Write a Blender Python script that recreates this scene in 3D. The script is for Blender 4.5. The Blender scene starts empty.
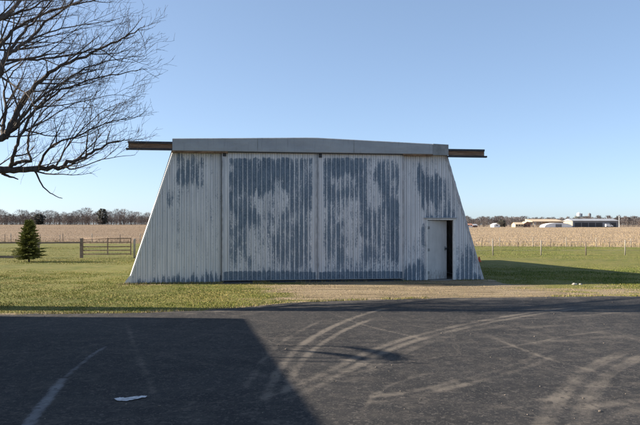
import bpy, bmesh, math, random
import numpy as np
from mathutils import Vector, Matrix, Quaternion

random.seed(11)
rng = np.random.default_rng(11)
R = math.radians
S = bpy.context.scene
COL = S.collection
F = 650.0            # focal length of the camera, in photograph pixels
EYE = 1.8            # eye height
HZ = 224.5           # row of the horizon
SUN_EL = 26.0
SUN_D = Vector((1, -0.06, -math.tan(R(SUN_EL)))).normalized()


def at(px, py, Y):
    return Vector(((px - 320) / F * Y, Y, EYE - (py - HZ) / F * Y))


def gp(px, py):
    Y = EYE * F / (py - HZ)
    return ((px - 320) / F * Y, Y)


# ------------------------------------------------------------------ objects
def link(name, me, m=None, parent=None):
    o = bpy.data.objects.new(name, me)
    COL.objects.link(o)
    if m is not None and me is not None and not me.materials:
        me.materials.append(m)
    if parent is not None:
        o.parent = parent
    return o


def tag(o, label=None, cat=None, group=None, kind=None):
    if label: o['label'] = label
    if cat: o['category'] = cat
    if group: o['group'] = group
    if kind: o['kind'] = kind
    return o


def empty(name, loc=(0, 0, 0), rz=0.0):
    o = bpy.data.objects.new(name, None)
    COL.objects.link(o)
    o.location = loc
    o.rotation_euler = (0, 0, rz)
    o.empty_display_size = 0.2
    return o


class MB:
    """collects shapes and links them as one mesh object"""
    def __init__(self):
        self.v = []; self.f = []; self.a = {}

    def add(self, vs, fs):
        n = len(self.v)
        self.v += [tuple(p) for p in vs]
        self.f += [tuple(i + n for i in f) for f in fs]

    def box(self, x0, x1, y0, y1, z0, z1):
        self.add([(x0, y0, z0), (x1, y0, z0), (x1, y1, z0), (x0, y1, z0),
                  (x0, y0, z1), (x1, y0, z1), (x1, y1, z1), (x0, y1, z1)],
                 [(0, 3, 2, 1), (4, 5, 6, 7), (0, 1, 5, 4), (1, 2, 6, 5), (2, 3, 7, 6), (3, 0, 4, 7)])

    def bar(self, p, q, w, h):
        p = Vector(p); q = Vector(q); d = (q - p).normalized()
        up = Vector((0, 0, 1)) if abs(d.z) < 0.9 else Vector((0, 1, 0))
        s = d.cross(up).normalized() * w / 2
        u = s.cross(d).normalized() * h / 2
        vs = [p - s - u, p + s - u, p + s + u, p - s + u, q - s - u, q + s - u, q + s + u, q - s + u]
        self.add(vs, [(0, 1, 2, 3), (7, 6, 5, 4), (0, 4, 5, 1), (1, 5, 6, 2), (2, 6, 7, 3), (3, 7, 4, 0)])

    def tube(self, pts, rad, n=6, cap=True):
        pts = [Vector(p) for p in pts]
        if not hasattr(rad, '__len__'): rad = [rad] * len(pts)
        vs = []; fs = []
        d0 = (pts[1] - pts[0]).normalized()
        ref = Vector((0, 0, 1)) if abs(d0.z) < 0.9 else Vector((1, 0, 0))
        s = d0.cross(ref).normalized()
        for i, p in enumerate(pts):
            d = (pts[min(i + 1, len(pts) - 1)] - pts[max(i - 1, 0)]).normalized()
            s = (s - d * s.dot(d)).normalized()
            t = d.cross(s)
            for k in range(n):
                a = 2 * math.pi * k / n
                vs.append(p + (s * math.cos(a) + t * math.sin(a)) * rad[i])
        for i in range(len(pts) - 1):
            for k in range(n):
                a = i * n + k; b = i * n + (k + 1) % n
                fs.append((a, b, b + n, a + n))
        if cap:
            fs.append(tuple(range(n - 1, -1, -1)))
            fs.append(tuple((len(pts) - 1) * n + k for k in range(n)))
        self.add(vs, fs)

    def build(self, name, m, parent=None, smooth=False, bevel=0.0):
        me = bpy.data.meshes.new(name)
        me.from_pydata(self.v, [], self.f)
        me.update()
        if smooth:
            me.polygons.foreach_set('use_smooth', [True] * len(me.polygons))
        o = link(name, me, m, parent)
        if bevel:
            b = o.modifiers.new('bevel', 'BEVEL'); b.width = bevel; b.segments = 2; b.limit_method = 'ANGLE'
        return o


def np_mesh(name, verts, faces, m, attrs=None, parent=None):
    """verts (n,3), faces (k,3|4) numpy arrays"""
    me = bpy.data.meshes.new(name)
    n = len(verts); k, c = faces.shape
    me.vertices.add(n); me.vertices.foreach_set('co', np.ascontiguousarray(verts, dtype=np.float32).ravel())
    me.loops.add(k * c); me.loops.foreach_set('vertex_index', np.ascontiguousarray(faces, dtype=np.int32).ravel())
    me.polygons.add(k)
    me.polygons.foreach_set('loop_start', np.arange(0, k * c, c, dtype=np.int32))
    me.update(calc_edges=True)
    me.validate()
    for an, arr in (attrs or {}).items():
        if arr.ndim == 1:
            a = me.attributes.new(an, 'FLOAT', 'POINT'); a.data.foreach_set('value', arr.astype(np.float32))
        else:
            a = me.attributes.new(an, 'FLOAT_COLOR', 'POINT')
            c4 = np.ones((n, 4), dtype=np.float32); c4[:, :3] = arr
            a.data.foreach_set('color', c4.ravel())
    return link(name, me, m, parent)


# ---------------------------------------------------------------- materials
class NT:
    def __init__(self, name):
        self.m = bpy.data.materials.new(name)
        self.m.use_nodes = True
        self.t = self.m.node_tree
        self.bsdf = self.t.nodes['Principled BSDF']
        self.bsdf.inputs['Specular IOR Level'].default_value = 0.25

    def n(self, kind, **kw):
        nd = self.t.nodes.new(kind)
        for k, v in kw.items(): setattr(nd, k, v)
        return nd

    def set(self, sock, v):
        if isinstance(v, bpy.types.NodeSocket): self.t.links.new(v, sock)
        elif isinstance(v, (tuple, list)) and len(v) == 3 and len(sock.default_value) == 4:
            sock.default_value = (*v, 1)
        else: sock.default_value = v

    def coord(self, kind='Object', scale=(1, 1, 1)):
        tc = self.n('ShaderNodeTexCoord'); mp = self.n('ShaderNodeMapping')
        mp.inputs['Scale'].default_value = scale
        self.t.links.new(tc.outputs[kind], mp.inputs['Vector'])
        return mp.outputs['Vector']

    def noise(self, vec, scale, detail=4, rough=0.55, dist=0.0):
        nd = self.n('ShaderNodeTexNoise')
        nd.inputs['Scale'].default_value = scale; nd.inputs['Detail'].default_value = detail
        nd.inputs['Roughness'].default_value = rough; nd.inputs['Distortion'].default_value = dist
        self.t.links.new(vec, nd.inputs['Vector'])
        return nd.outputs['Fac']

    def voronoi(self, vec, scale, feature='F1', out='Distance'):
        nd = self.n('ShaderNodeTexVoronoi', feature=feature)
        nd.inputs['Scale'].default_value = scale
        self.t.links.new(vec, nd.inputs['Vector'])
        return nd.outputs[out]

    def math(self, op, a, b=0.0, c=0.0):
        nd = self.n('ShaderNodeMath', operation=op)
        self.set(nd.inputs[0], a); self.set(nd.inputs[1], b); self.set(nd.inputs[2], c)
        return nd.outputs[0]

    def rmp(self, v, a, b, lo=0.0, hi=1.0, smooth=True):
        nd = self.n('ShaderNodeMapRange')
        if smooth: nd.interpolation_type = 'SMOOTHSTEP'
        self.set(nd.inputs['Value'], v)
        nd.inputs['From Min'].default_value = a; nd.inputs['From Max'].default_value = b
        nd.inputs['To Min'].default_value = lo; nd.inputs['To Max'].default_value = hi
        return nd.outputs['Result']

    def mix(self, fac, a, b, blend='MIX'):
        nd = self.n('ShaderNodeMix', data_type='RGBA', blend_type=blend)
        self.set(nd.inputs[0], fac); self.set(nd.inputs[6], a); self.set(nd.inputs[7], b)
        return nd.outputs[2]

    def attr(self, name, out='Fac'):
        nd = self.n('ShaderNodeAttribute'); nd.attribute_name = name
        return nd.outputs[out]

    def bump(self, h, strength=0.3, dist=0.01):
        nd = self.n('ShaderNodeBump')
        nd.inputs['Strength'].default_value = strength; nd.inputs['Distance'].default_value = dist
        self.t.links.new(h, nd.inputs['Height'])
        self.t.links.new(nd.outputs['Normal'], self.bsdf.inputs['Normal'])

    def out(self, color, rough=0.7, metal=0.0):
        self.set(self.bsdf.inputs['Base Color'], color)
        self.set(self.bsdf.inputs['Roughness'], rough)
        self.bsdf.inputs['Metallic'].default_value = metal
        return self.m


def plain(name, c, rough=0.7, var=0.25, scale=6.0, metal=0.0, stretch=(1, 1, 1)):
    t = NT(name)
    v = t.coord('Object', stretch)
    n = t.noise(v, scale, 6, 0.65)
    lo = tuple(x * (1 - var) for x in c); hi = tuple(min(1, x * (1 + var)) for x in c)
    t.bump(n, 0.2, 0.01)
    return t.out(t.mix(t.rmp(n, 0.3, 0.7), lo, hi), rough, metal)


M = {}


def mat_steel():
    t = NT('weathered_painted_steel')
    w = t.attr('wear'); rib = t.attr('rib')
    streak = t.noise(t.coord('Object', (11, 11, 1.0)), 1.0, 9, 0.66)
    blotch = t.noise(t.coord('Object', (4.5, 4.5, 3.2)), 1.0, 8, 0.70, 0.5)
    flake = t.noise(t.coord('Object', (38, 38, 17)), 1.0, 6, 0.72)
    broad = t.noise(t.coord('Object', (1.5, 1.5, 0.8)), 1.0, 4, 0.6)
    c = lambda x, k: t.math('MULTIPLY', t.math('SUBTRACT', x, 0.5), k)
    val = t.math('ADD', w, c(streak, 1.2))
    val = t.math('ADD', val, c(blotch, 0.9))
    val = t.math('ADD', val, c(flake, 1.9))
    val = t.math('SUBTRACT', val, t.math('MULTIPLY', rib, 0.34))
    mask = t.rmp(val, 0.14, 0.68)
    white = t.mix(t.rmp(broad, 0.3, 0.7), (0.66, 0.66, 0.66), (0.76, 0.75, 0.74))
    dirt = t.rmp(t.noise(t.coord('Object', (16, 16, 0.45)), 1.0, 7, 0.65), 0.42, 0.72)
    white = t.mix(t.math('MULTIPLY', dirt, 0.50), white, (0.26, 0.27, 0.285))
    white = t.mix(t.math('MULTIPLY', t.rmp(flake, 0.56, 0.70), 0.35), white, (0.24, 0.26, 0.29))
    blue = t.mix(t.rmp(blotch, 0.35, 0.65), (0.088, 0.130, 0.175), (0.160, 0.210, 0.262))
    blue = t.mix(t.math('MULTIPLY', t.rmp(flake, 0.48, 0.62), 0.62), blue, (0.27, 0.315, 0.355))
    col = t.mix(mask, white, blue)
    # worn crests catch a thin line of bare metal, the valleys hold grime
    col = t.mix(t.math('MULTIPLY', t.attr('crest'), 0.55), col, (0.68, 0.685, 0.69))
    col = t.mix(t.math('MULTIPLY', t.attr('valley'), 0.50), col, (0.095, 0.105, 0.125))
    rust = t.rmp(t.noise(t.coord('Object', (22, 22, 3)), 1.0, 6, 0.75), 0.64, 0.76)
    col = t.mix(t.math('MULTIPLY', rust, 0.40), col, (0.25, 0.165, 0.115))
    t.bump(t.math('ADD', t.math('MULTIPLY', mask, -0.6), t.math('ADD', flake, t.math('MULTIPLY', broad, 3.0))), 0.2, 0.006)
    return t.out(col, t.rmp(mask, 0, 1, 0.75, 0.5))


def mat_asphalt():
    t = NT('worn_asphalt')
    co = t.coord('Object')
    dust_lit = t.attr('dust_lit'); paint = t.attr('paint')
    fine = t.noise(co, 120, 3, 0.7)
    grit = t.voronoi(co, 75, 'F1', 'Color')
    sep = t.n('ShaderNodeSeparateColor'); t.t.links.new(grit, sep.inputs[0])
    med = t.noise(co, 3.2, 8, 0.68)
    broad = t.noise(co, 0.55, 5, 0.6, 0.4)
    base = t.mix(t.rmp(broad, 0.3, 0.7), (0.018, 0.0178, 0.0185), (0.034, 0.0325, 0.0320))
    base = t.mix(t.rmp(med, 0.40, 0.72), base, (0.048, 0.043, 0.039))
    base = t.mix(t.rmp(sep.outputs[0], 0.80, 1.0), base, (0.095, 0.083, 0.072))
    base = t.mix(t.math('MULTIPLY', t.rmp(sep.outputs[1], 0.15, 0.0), 0.6), base, (0.018, 0.018, 0.020))
    dv = t.math('ADD', t.math('MULTIPLY', dust_lit, 1.0), t.math('MULTIPLY', t.math('SUBTRACT', med, 0.5), 1.7))
    dv = t.math('ADD', dv, t.math('MULTIPLY', t.math('SUBTRACT', fine, 0.5), 1.3))
    dm = t.math('MULTIPLY', t.rmp(dv, 0.10, 1.25), 0.72)
    base = t.mix(dm, base, (0.20, 0.170, 0.137))
    # hairline cracks
    cr = t.voronoi(t.coord('Object', (0.42, 0.42, 0.42)), 1.0, 'DISTANCE_TO_EDGE')
    wob = t.math('ADD', cr, t.math('MULTIPLY', t.math('SUBTRACT', med, 0.5), 0.16))
    crm = t.math('MULTIPLY', t.rmp(t.math('ABSOLUTE', wob), 0.009, 0.0), 0.30)
    base = t.mix(crm, base, (0.16, 0.135, 0.11))
    pv = t.math('ADD', paint, t.math('MULTIPLY', t.math('SUBTRACT', med, 0.5), 1.0))
    pv = t.math('ADD', pv, t.math('MULTIPLY', t.math('SUBTRACT', fine, 0.5), 0.5))
    base = t.mix(t.math('MULTIPLY', t.rmp(pv, 0.35, 0.95), 0.85), base, (0.22, 0.22, 0.225))
    patch = t.noise(t.coord('Object', (0.5, 1.6, 1)), 1.3, 9, 0.72, 0.6)
    base = t.mix(t.math('MULTIPLY', t.rmp(patch, 0.54, 0.70), 0.30), base, (0.15, 0.128, 0.105))
    base = t.mix(t.math('MULTIPLY', t.rmp(patch, 0.46, 0.32), 0.55), base, (0.016, 0.0158, 0.0165))
    grit2 = t.voronoi(co, 28, 'F1', 'Color')
    sep2 = t.n('ShaderNodeSeparateColor'); t.t.links.new(grit2, sep2.inputs[0])
    base = t.mix(t.math('MULTIPLY', t.rmp(sep2.outputs[0], 0.86, 1.0), 0.45), base, (0.13, 0.115, 0.10))
    base = t.mix(t.math('MULTIPLY', t.rmp(sep2.outputs[1], 0.16, 0.0), 0.55), base, (0.012, 0.012, 0.013))
    t.bump(t.math('ADD', t.math('ADD', t.math('MULTIPLY', sep.outputs[0], 0.5), t.math('MULTIPLY', sep2.outputs[0], 0.6)), fine), 0.7, 0.012)
    return t.out(base, 0.88)


def mat_lawn():
    t = NT('lawn_soil')
    co = t.coord('Object')
    dirt = t.attr('dirt')
    big = t.noise(co, 0.35, 6, 0.62); med = t.noise(co, 2.2, 7, 0.68)
    fine = t.noise(t.coord('Object', (1, 0.5, 1)), 24, 5, 0.7)
    g = t.mix(t.rmp(big, 0.32, 0.68), (0.10, 0.112, 0.016), (0.185, 0.168, 0.036))
    g = t.mix(t.rmp(med, 0.42, 0.70), g, (0.22, 0.18, 0.06))
    g = t.mix(t.math('MULTIPLY', t.rmp(fine, 0.55, 0.32), 0.6), g, (0.040, 0.050, 0.014))
    d = t.mix(t.rmp(fine, 0.3, 0.7), (0.19, 0.140, 0.082), (0.32, 0.245, 0.150))
    d = t.mix(t.math('MULTIPLY', t.rmp(med, 0.5, 0.7), 0.5), d, (0.19, 0.165, 0.07))
    st = t.noise(t.coord('Object', (0.45, 2.2, 1)), 1.0, 8, 0.72, 0.5)
    d = t.mix(t.math('MULTIPLY', t.rmp(st, 0.52, 0.38), 0.85), d, (0.105, 0.078, 0.045))
    d = t.mix(t.math('MULTIPLY', t.rmp(st, 0.54, 0.68), 0.6), d, (0.42, 0.34, 0.23))
    dm = t.rmp(t.math('ADD', dirt, t.math('MULTIPLY', t.math('SUBTRACT', st, 0.5), 1.5)), 0.30, 0.62)
    t.bump(t.math('ADD', fine, med), 0.6, 0.04)
    return t.out(t.mix(dm, g, d), 0.95)


def mat_field():
    t = NT('stubble_soil')
    co = t.coord('Object', (0.02, 0.10, 1))
    a = t.noise(co, 1.0, 8, 0.65)
    b = t.noise(t.coord('Object', (0.35, 1.2, 1)), 1.0, 5, 0.7)
    c = t.mix(t.rmp(a, 0.3, 0.7), (0.25, 0.178, 0.112), (0.35, 0.26, 0.165))
    c = t.mix(t.math('MULTIPLY', t.rmp(b, 0.45, 0.7), 0.5), c, (0.16, 0.11, 0.07))
    sp = t.n('ShaderNodeSeparateXYZ'); t.t.links.new(t.coord('Object'), sp.inputs[0])
    c = t.mix(t.rmp(sp.outputs[0], 10, -20), c, t.mix(1.0, c, (0.76, 0.72, 0.68), 'MULTIPLY'))   # the left field is browner bean stubble
    return t.out(c, 0.95)


def mat_leafy(name, rough=0.8, trans=0.0):
    t = NT(name)
    c = t.attr('tint', 'Color')
    if trans: 
        t.bsdf.inputs['Subsurface Weight'].default_value = 0.0
    return t.out(c, rough)


def mat_bark():
    t = NT('grey_bark')
    v = t.coord('Object', (14, 14, 3))
    n = t.noise(v, 1.0, 6, 0.7)
    t.bump(n, 0.6, 0.02)
    return t.out(t.mix(t.rmp(n, 0.3, 0.7), (0.045, 0.036, 0.030), (0.120, 0.094, 0.074)), 0.9)


def mat_wood(name, a, b, sc=(1, 12, 12)):
    t = NT(name)
    n = t.noise(t.coord('Object', sc), 2.0, 6, 0.7)
    t.bump(n, 0.4, 0.006)
    return t.out(t.mix(t.rmp(n, 0.3, 0.7), a, b), 0.85)


M['steel'] = mat_steel()
M['asphalt'] = mat_asphalt()
M['lawn'] = mat_lawn()
M['field'] = mat_field()
M['blade'] = mat_leafy('grass_blades')
M['stubble'] = mat_leafy('corn_stubble')
M['needles'] = mat_leafy('spruce_needles')
M['farwood'] = mat_leafy('far_twigs', 0.95)
M['bark'] = mat_bark()
def mat_fascia():
    t = NT('grey_sheet_metal')
    a = t.noise(t.coord('Object', (1.1, 1, 2.5)), 1.0, 5, 0.6); b = t.noise(t.coord('Object', (14, 14, 1.2)), 1.0, 7, 0.7)
    f = t.noise(t.coord('Object', (30, 30, 30)), 1.0, 4, 0.7)
    c = t.mix(t.rmp(a, 0.3, 0.7), (0.30, 0.315, 0.325), (0.37, 0.385, 0.39))
    c = t.mix(t.math('MULTIPLY', t.rmp(b, 0.52, 0.72), 0.55), c, (0.19, 0.195, 0.20))
    c = t.mix(t.math('MULTIPLY', t.rmp(t.math('ADD', b, t.math('MULTIPLY', f, 0.4)), 0.86, 0.98), 0.6), c, (0.23, 0.15, 0.10))
    t.bump(t.math('ADD', t.math('MULTIPLY', a, 4.0), t.math('MULTIPLY', f, 0.1)), 0.5, 0.02)
    return t.out(c, 0.5)


M['galv'] = mat_fascia()
M['galv_old'] = plain('patched_sheet_metal', (0.25, 0.26, 0.255), 0.6, 0.22, 4)
M['roof'] = plain('roof_sheet', (0.42, 0.43, 0.44), 0.5, 0.12, 1.5)
M['white'] = plain('white_trim', (0.66, 0.65, 0.62), 0.6, 0.12, 9)
def mat_door():
    t = NT('white_door_paint')
    a = t.noise(t.coord('Object', (3, 3, 0.8)), 1.5, 6, 0.7); b = t.noise(t.coord('Object', (25, 25, 6)), 1.0, 6, 0.7)
    sp = t.n('ShaderNodeSeparateXYZ'); tc = t.n('ShaderNodeTexCoord'); t.t.links.new(tc.outputs['Object'], sp.inputs[0])
    low = t.rmp(sp.outputs[2], 0.55, 0.0)
    c = t.mix(t.rmp(a, 0.3, 0.7), (0.44, 0.44, 0.43), (0.55, 0.545, 0.53))
    c = t.mix(t.math('MULTIPLY', t.rmp(t.math('ADD', b, t.math('MULTIPLY', low, 0.22)), 0.60, 0.75), 0.6), c, (0.22, 0.20, 0.18))
    t.bump(a, 0.25, 0.01)
    return t.out(c, 0.6)
M['door'] = mat_door()
M['door_edge'] = plain('door_edge_paint', (0.42, 0.42, 0.425), 0.65, 0.25, 6, 0, (2, 2, 0.7))
M['dark'] = plain('dark_steel', (0.045, 0.048, 0.055), 0.6, 0.3, 9)
M['rust'] = plain('rusty_strip', (0.20, 0.125, 0.075), 0.85, 0.55, 7, 0, (1, 1, 4))
M['rail_wood'] = mat_wood('weathered_track_board', (0.12, 0.066, 0.042), (0.30, 0.195, 0.125))
M['concrete'] = plain('concrete', (0.30, 0.29, 0.27), 0.9, 0.2, 5)
M['fence_wood'] = mat_wood('grey_fence_wood', (0.14, 0.108, 0.082), (0.25, 0.20, 0.155))
M['post_pale'] = mat_wood('pale_fence_post', (0.24, 0.21, 0.17), (0.40, 0.36, 0.30), (12, 12, 2))
M['gate'] = plain('rusty_gate_steel', (0.27, 0.19, 0.135), 0.75, 0.4, 14)
M['wire'] = plain('fence_wire', (0.30, 0.28, 0.26), 0.5, 0.2, 30)
M['orange'] = plain('orange_plastic', (0.55, 0.10, 0.03), 0.5, 0.15, 10)
M['stone'] = plain('pale_stone', (0.40, 0.365, 0.32), 0.9, 0.25, 18)
M['paint'] = plain('white_road_paint', (0.50, 0.50, 0.50), 0.8, 0.35, 22)
M['tanwall'] = plain('tan_wall', (0.50, 0.39, 0.27), 0.8, 0.1, 0.3)
M['greywall'] = plain('far_grey_wall', (0.19, 0.195, 0.205), 0.8, 0.12, 0.2)
M['greyroof'] = plain('far_grey_roof', (0.30, 0.31, 0.33), 0.7, 0.1, 0.2)
M['whitewall'] = plain('far_white_wall', (0.74, 0.73, 0.71), 0.7, 0.06, 0.4)
M['greenwall'] = plain('far_green_wall', (0.36, 0.43, 0.40), 0.7, 0.1, 0.3)
M['brick'] = plain('red_brown_wall', (0.32, 0.17, 0.12), 0.85, 0.15, 0.6)
M['siding'] = plain('barn_siding', (0.40, 0.40, 0.38), 0.8, 0.15, 2)
M['glass'] = plain('dark_glass', (0.03, 0.035, 0.04), 0.15, 0.1, 2)
M['sock'] = plain('orange_fabric', (0.50, 0.19, 0.06), 0.9, 0.2, 8)


# ------------------------------------------------------------------- ground
def smooth(x, a, b):
    t = np.clip((x - a) / (b - a), 0, 1)
    return t * t * (3 - 2 * t)


def vnoise(x, y, seed=0):
    """cheap smooth value noise"""
    r = np.random.default_rng(seed).random((64, 64))
    xi = np.floor(x).astype(int); yi = np.floor(y).astype(int)
    fx = x - xi; fy = y - yi
    fx = fx * fx * (3 - 2 * fx); fy = fy * fy * (3 - 2 * fy)
    g = lambda i, j: r[i % 64, j % 64]
    return (g(xi, yi) * (1 - fx) + g(xi + 1, yi) * fx) * (1 - fy) + (g(xi, yi + 1) * (1 - fx) + g(xi + 1, yi + 1) * fx) * fy


EDGE_X = [-60, -6.3, -4.0, -2.5, -1.3, -0.4, 1.5, 4, 8, 14, 60]
EDGE_Y = [12.6, 12.9, 13.15, 13.45, 14.3, 15.0, 15.6, 15.9, 16.3, 16.6, 17]


def edge(x):
    x = np.asarray(x, dtype=float)
    return np.interp(x, EDGE_X, EDGE_Y) + 0.22 * (vnoise(x * 0.9 + 40, x * 0 + 3, 5) - 0.5) + 0.12 * (vnoise(x * 4 + 90, x * 0 + 7, 6) - 0.5)


HA = Vector((-5.81, 19.66, 0)); HB = Vector((5.32, 21.08, 0))
HROT = math.atan2(HB.y - HA.y, HB.x - HA.x)
HC, HS = math.cos(HROT), math.sin(HROT)
HW = (HB - HA).length
HDEPTH = 12.0


def to_hangar(x, y):
    dx = x - HA.x; dy = y - HA.y
    return dx * HC + dy * HS, -dx * HS + dy * HC


def dirt_at(x, y):
    x = np.asarray(x, dtype=float); y = np.asarray(y, dtype=float)
    u, v = to_hangar(x, y)
    e = edge(x)
    lim = np.where(x > 5.6, 19.4, 30.0)
    d = smooth(x, -2.6, 0.6) * (1 - smooth(y, lim - 0.6, lim + 0.5))
    d = d * np.where(v < 0.2, 1.0, 0.0 + 1.0 * (np.abs(x) < 5))
    d *= 0.93 - 0.48 * smooth(x, 4.5, 9)
    # a bit of bare ground right along the foundation and at the asphalt edge
    d = np.maximum(d, 0.55 * np.exp(-((v + 0.15) / 0.25) ** 2) * ((u > -0.3) & (u < HW + 0.3)))
    d = np.maximum(d, 0.75 * np.exp(-((y - e) / 0.30) ** 2))
    # grass strip that survives between the bare earth and the shadow of the hangar
    strip = np.exp(-((y - (18.1 + 0.05 * x)) / 0.5) ** 2) * smooth(x, 3.5, 6)
    d = d - 0.42 * strip
    return np.clip(d + 0.55 * (vnoise(x * 0.6, y * 1.6, 8) - 0.5) * (d > 0.05) + 0.35 * (vnoise(x * 2.1, y * 3.3, 9) - 0.5) * (d > 0.05), 0, 1)


# far field: one sheet out to the horizon
mb = MB()
def rise(x, y):
    """the left field climbs very gently towards the woods"""
    return 1.74 * smooth(np.asarray(y, dtype=float), 75, 290) * smooth(-np.asarray(x, dtype=float), -30, 50)


xs = [-3000, -800, -400, -250] + list(range(-200, 61, 20)) + [100, 200, 800, 3000]; ys = [-300, -60, 30] + list(range(60, 301, 15)) + [350, 700, 1500, 4000]
nx_ = len(xs)
mb.v = [(x, y, -0.05 + float(rise(x, y))) for y in ys for x in xs]
mb.f = [(j * nx_ + i, j * nx_ + i + 1, (j + 1) * nx_ + i + 1, (j + 1) * nx_ + i) for j in range(len(ys) - 1) for i in range(nx_ - 1)]
tag(mb.build('ground', M['field']), 'tan harvested corn field reaching to the horizon', None, None, 'structure')


def field_edge(x):
    return 57 - 0.2 * x + 1.2 * (vnoise(x * 0.25 + 9, x * 0 + 2, 12) - 0.5)


# lawn sheet
gx = np.concatenate([np.arange(-90, -26, 4), np.arange(-26, 26.01, 0.25), np.arange(30, 91, 4)])
s = np.concatenate([np.linspace(-0.6, 0.0, 8)[:-1], np.linspace(0, 0.40, 90)[:-1], np.linspace(0.40, 1, 70)])
GX, SS = np.meshgrid(gx, s)
Y1 = field_edge(GX)
GY = 11.0 + (Y1 - 11.0) * SS
GZ = 0.05 * (vnoise(GX * 0.22, GY * 0.22, 21) - 0.5) * smooth(GY, 18, 24) + 0.02 * (vnoise(GX * 1.1, GY * 1.1, 22) - 0.5) * smooth(GY, 17, 20)
uu, vv = to_hangar(GX, GY)
GZ = np.where((uu > -1) & (uu < HW + 1) & (vv > -0.8) & (vv < HDEPTH + 1), np.minimum(GZ, 0.0), GZ)
ny, nx = GX.shape
idx = np.arange(nx * ny).reshape(ny, nx)
faces = np.stack([idx[:-1, :-1], idx[:-1, 1:], idx[1:, 1:], idx[1:, :-1]], -1).reshape(-1, 4)
o = np_mesh('lawn', np.stack([GX, GY, GZ], -1).reshape(-1, 3), faces, M['lawn'], {'dirt': dirt_at(GX, GY).ravel()})
tag(o, 'patchy yellow green lawn with bare tan earth in front of the hangar', None, None, 'structure')


# asphalt sheet with dusty and sunlit tones, tyre arcs and the faded line
def seg_dist(x, y, pts):
    d = np.full(x.shape, 1e9); tt = np.zeros(x.shape)
    n = len(pts) - 1
    for i in range(n):
        (ax, ay), (bx, by) = pts[i], pts[i + 1]
        dx, dy = bx - ax, by - ay
        t = np.clip(((x - ax) * dx + (y - ay) * dy) / (dx * dx + dy * dy), 0, 1)
        q = np.hypot(x - ax - t * dx, y - ay - t * dy)
        b = q < d
        d = np.where(b, q, d); tt = np.where(b, (i + t) / n, tt)
    return d, tt


def resample(pp, n=24):
    """Catmull-Rom through photograph pixels, then onto the ground"""
    P = [Vector((*gp(*p), 0)) for p in pp]
    P = [2 * P[0] - P[1]] + P + [2 * P[-1] - P[-2]]
    out = []
    for i in range(1, len(P) - 2):
        for k in range(6):
            t = k / 6
            a, b, c, d = P[i - 1], P[i], P[i + 1], P[i + 2]
            q = 0.5 * ((2 * b) + (c - a) * t + (2 * a - 5 * b + 4 * c - d) * t * t + (3 * b - a - 3 * c + d) * t ** 3)
            out.append((q.x, q.y))
    out.append((P[-2].x, P[-2].y))
    return out


TRACKS = [  # photograph points along the track, width in metres, strength
    ([(255, 408), (300, 391), (345, 369), (385, 350), (425, 337), (475, 325), (530, 315), (600, 306)], 0.19, 0.95),
    ([(330, 395), (380, 366), (420, 347), (470, 333), (530, 323)], 0.12, 0.40),
    ([(262, 412), (272, 385), (286, 362), (305, 344), (335, 327), (365, 315), (395, 307)], 0.09, 0.85),
    ([(282, 405), (292, 378), (306, 358), (325, 343), (350, 329), (378, 318)], 0.08, 0.72),
    ([(240, 400), (256, 372), (272, 352), (295, 335), (325, 320)], 0.07, 0.5),
    ([(555, 440), (566, 415), (580, 392), (602, 371), (650, 348)], 0.25, 0.66),
    ([(325, 312), (360, 325), (400, 335), (430, 342)], 0.045, 0.55),
    ([(490, 338), (530, 354), (560, 364), (600, 374)], 0.05, 0.55),
    ([(345, 404), (400, 398), (450, 387), (520, 368), (560, 350)], 0.16, 0.34),
    ([(400, 325), (470, 322), (560, 318), (640, 312)], 0.09, 0.28),
    ([(430, 360), (500, 350), (580, 340), (650, 336)], 0.12, 0.22),
    ([(560, 330), (600, 334), (650, 343)], 0.12, 0.25),
    ([(600, 415), (630, 408), (660, 405)], 0.22, 0.55),
    ([(430, 392), (452, 388), (475, 386)], 0.12, 0.45),
    ([(90, 336), (150, 332), (215, 320), (280, 310)], 0.10, 0.30),
    ([(125, 316), (130, 335), (140, 360), (150, 385), (156, 402)], 0.06, 0.42),
    ([(0, 345), (80, 350), (160, 352), (240, 349)], 0.05, 0.22),
    ([(245, 335), (320, 331), (420, 327)], 0.05, 0.26),
    ([(130, 318), (210, 312), (290, 305)], 0.25, 0.45),
    ([(360, 420), (372, 400), (395, 385), (440, 372)], 0.05, 0.40),
    ([(450, 425), (500, 408), (545, 402), (600, 398)], 0.12, 0.38),
    ([(325, 360), (350, 362), (380, 372), (420, 376), (470, 372)], 0.05, 0.35),
    ([(520, 330), (570, 326), (645, 325)], 0.10, 0.34),
    ([(480, 352), (530, 345), (575, 336), (630, 330)], 0.04, 0.38),
    ([(365, 398), (385, 396), (408, 398)], 0.14, 0.5),
    ([(575, 386), (610, 388), (648, 384)], 0.10, 0.38),
    ([(170, 425), (205, 395), (240, 372), (285, 352)], 0.04, 0.30),
    ([(300, 306), (400, 301), (520, 299), (660, 299)], 0.30, 0.30),
]
PAINTS = [([(18, 440), (32, 422), (48, 400), (63, 381)], 0.055, 0.80), ([(66, 378), (84, 363), (94, 355), (106, 348)], 0.035, 0.66)]

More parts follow.
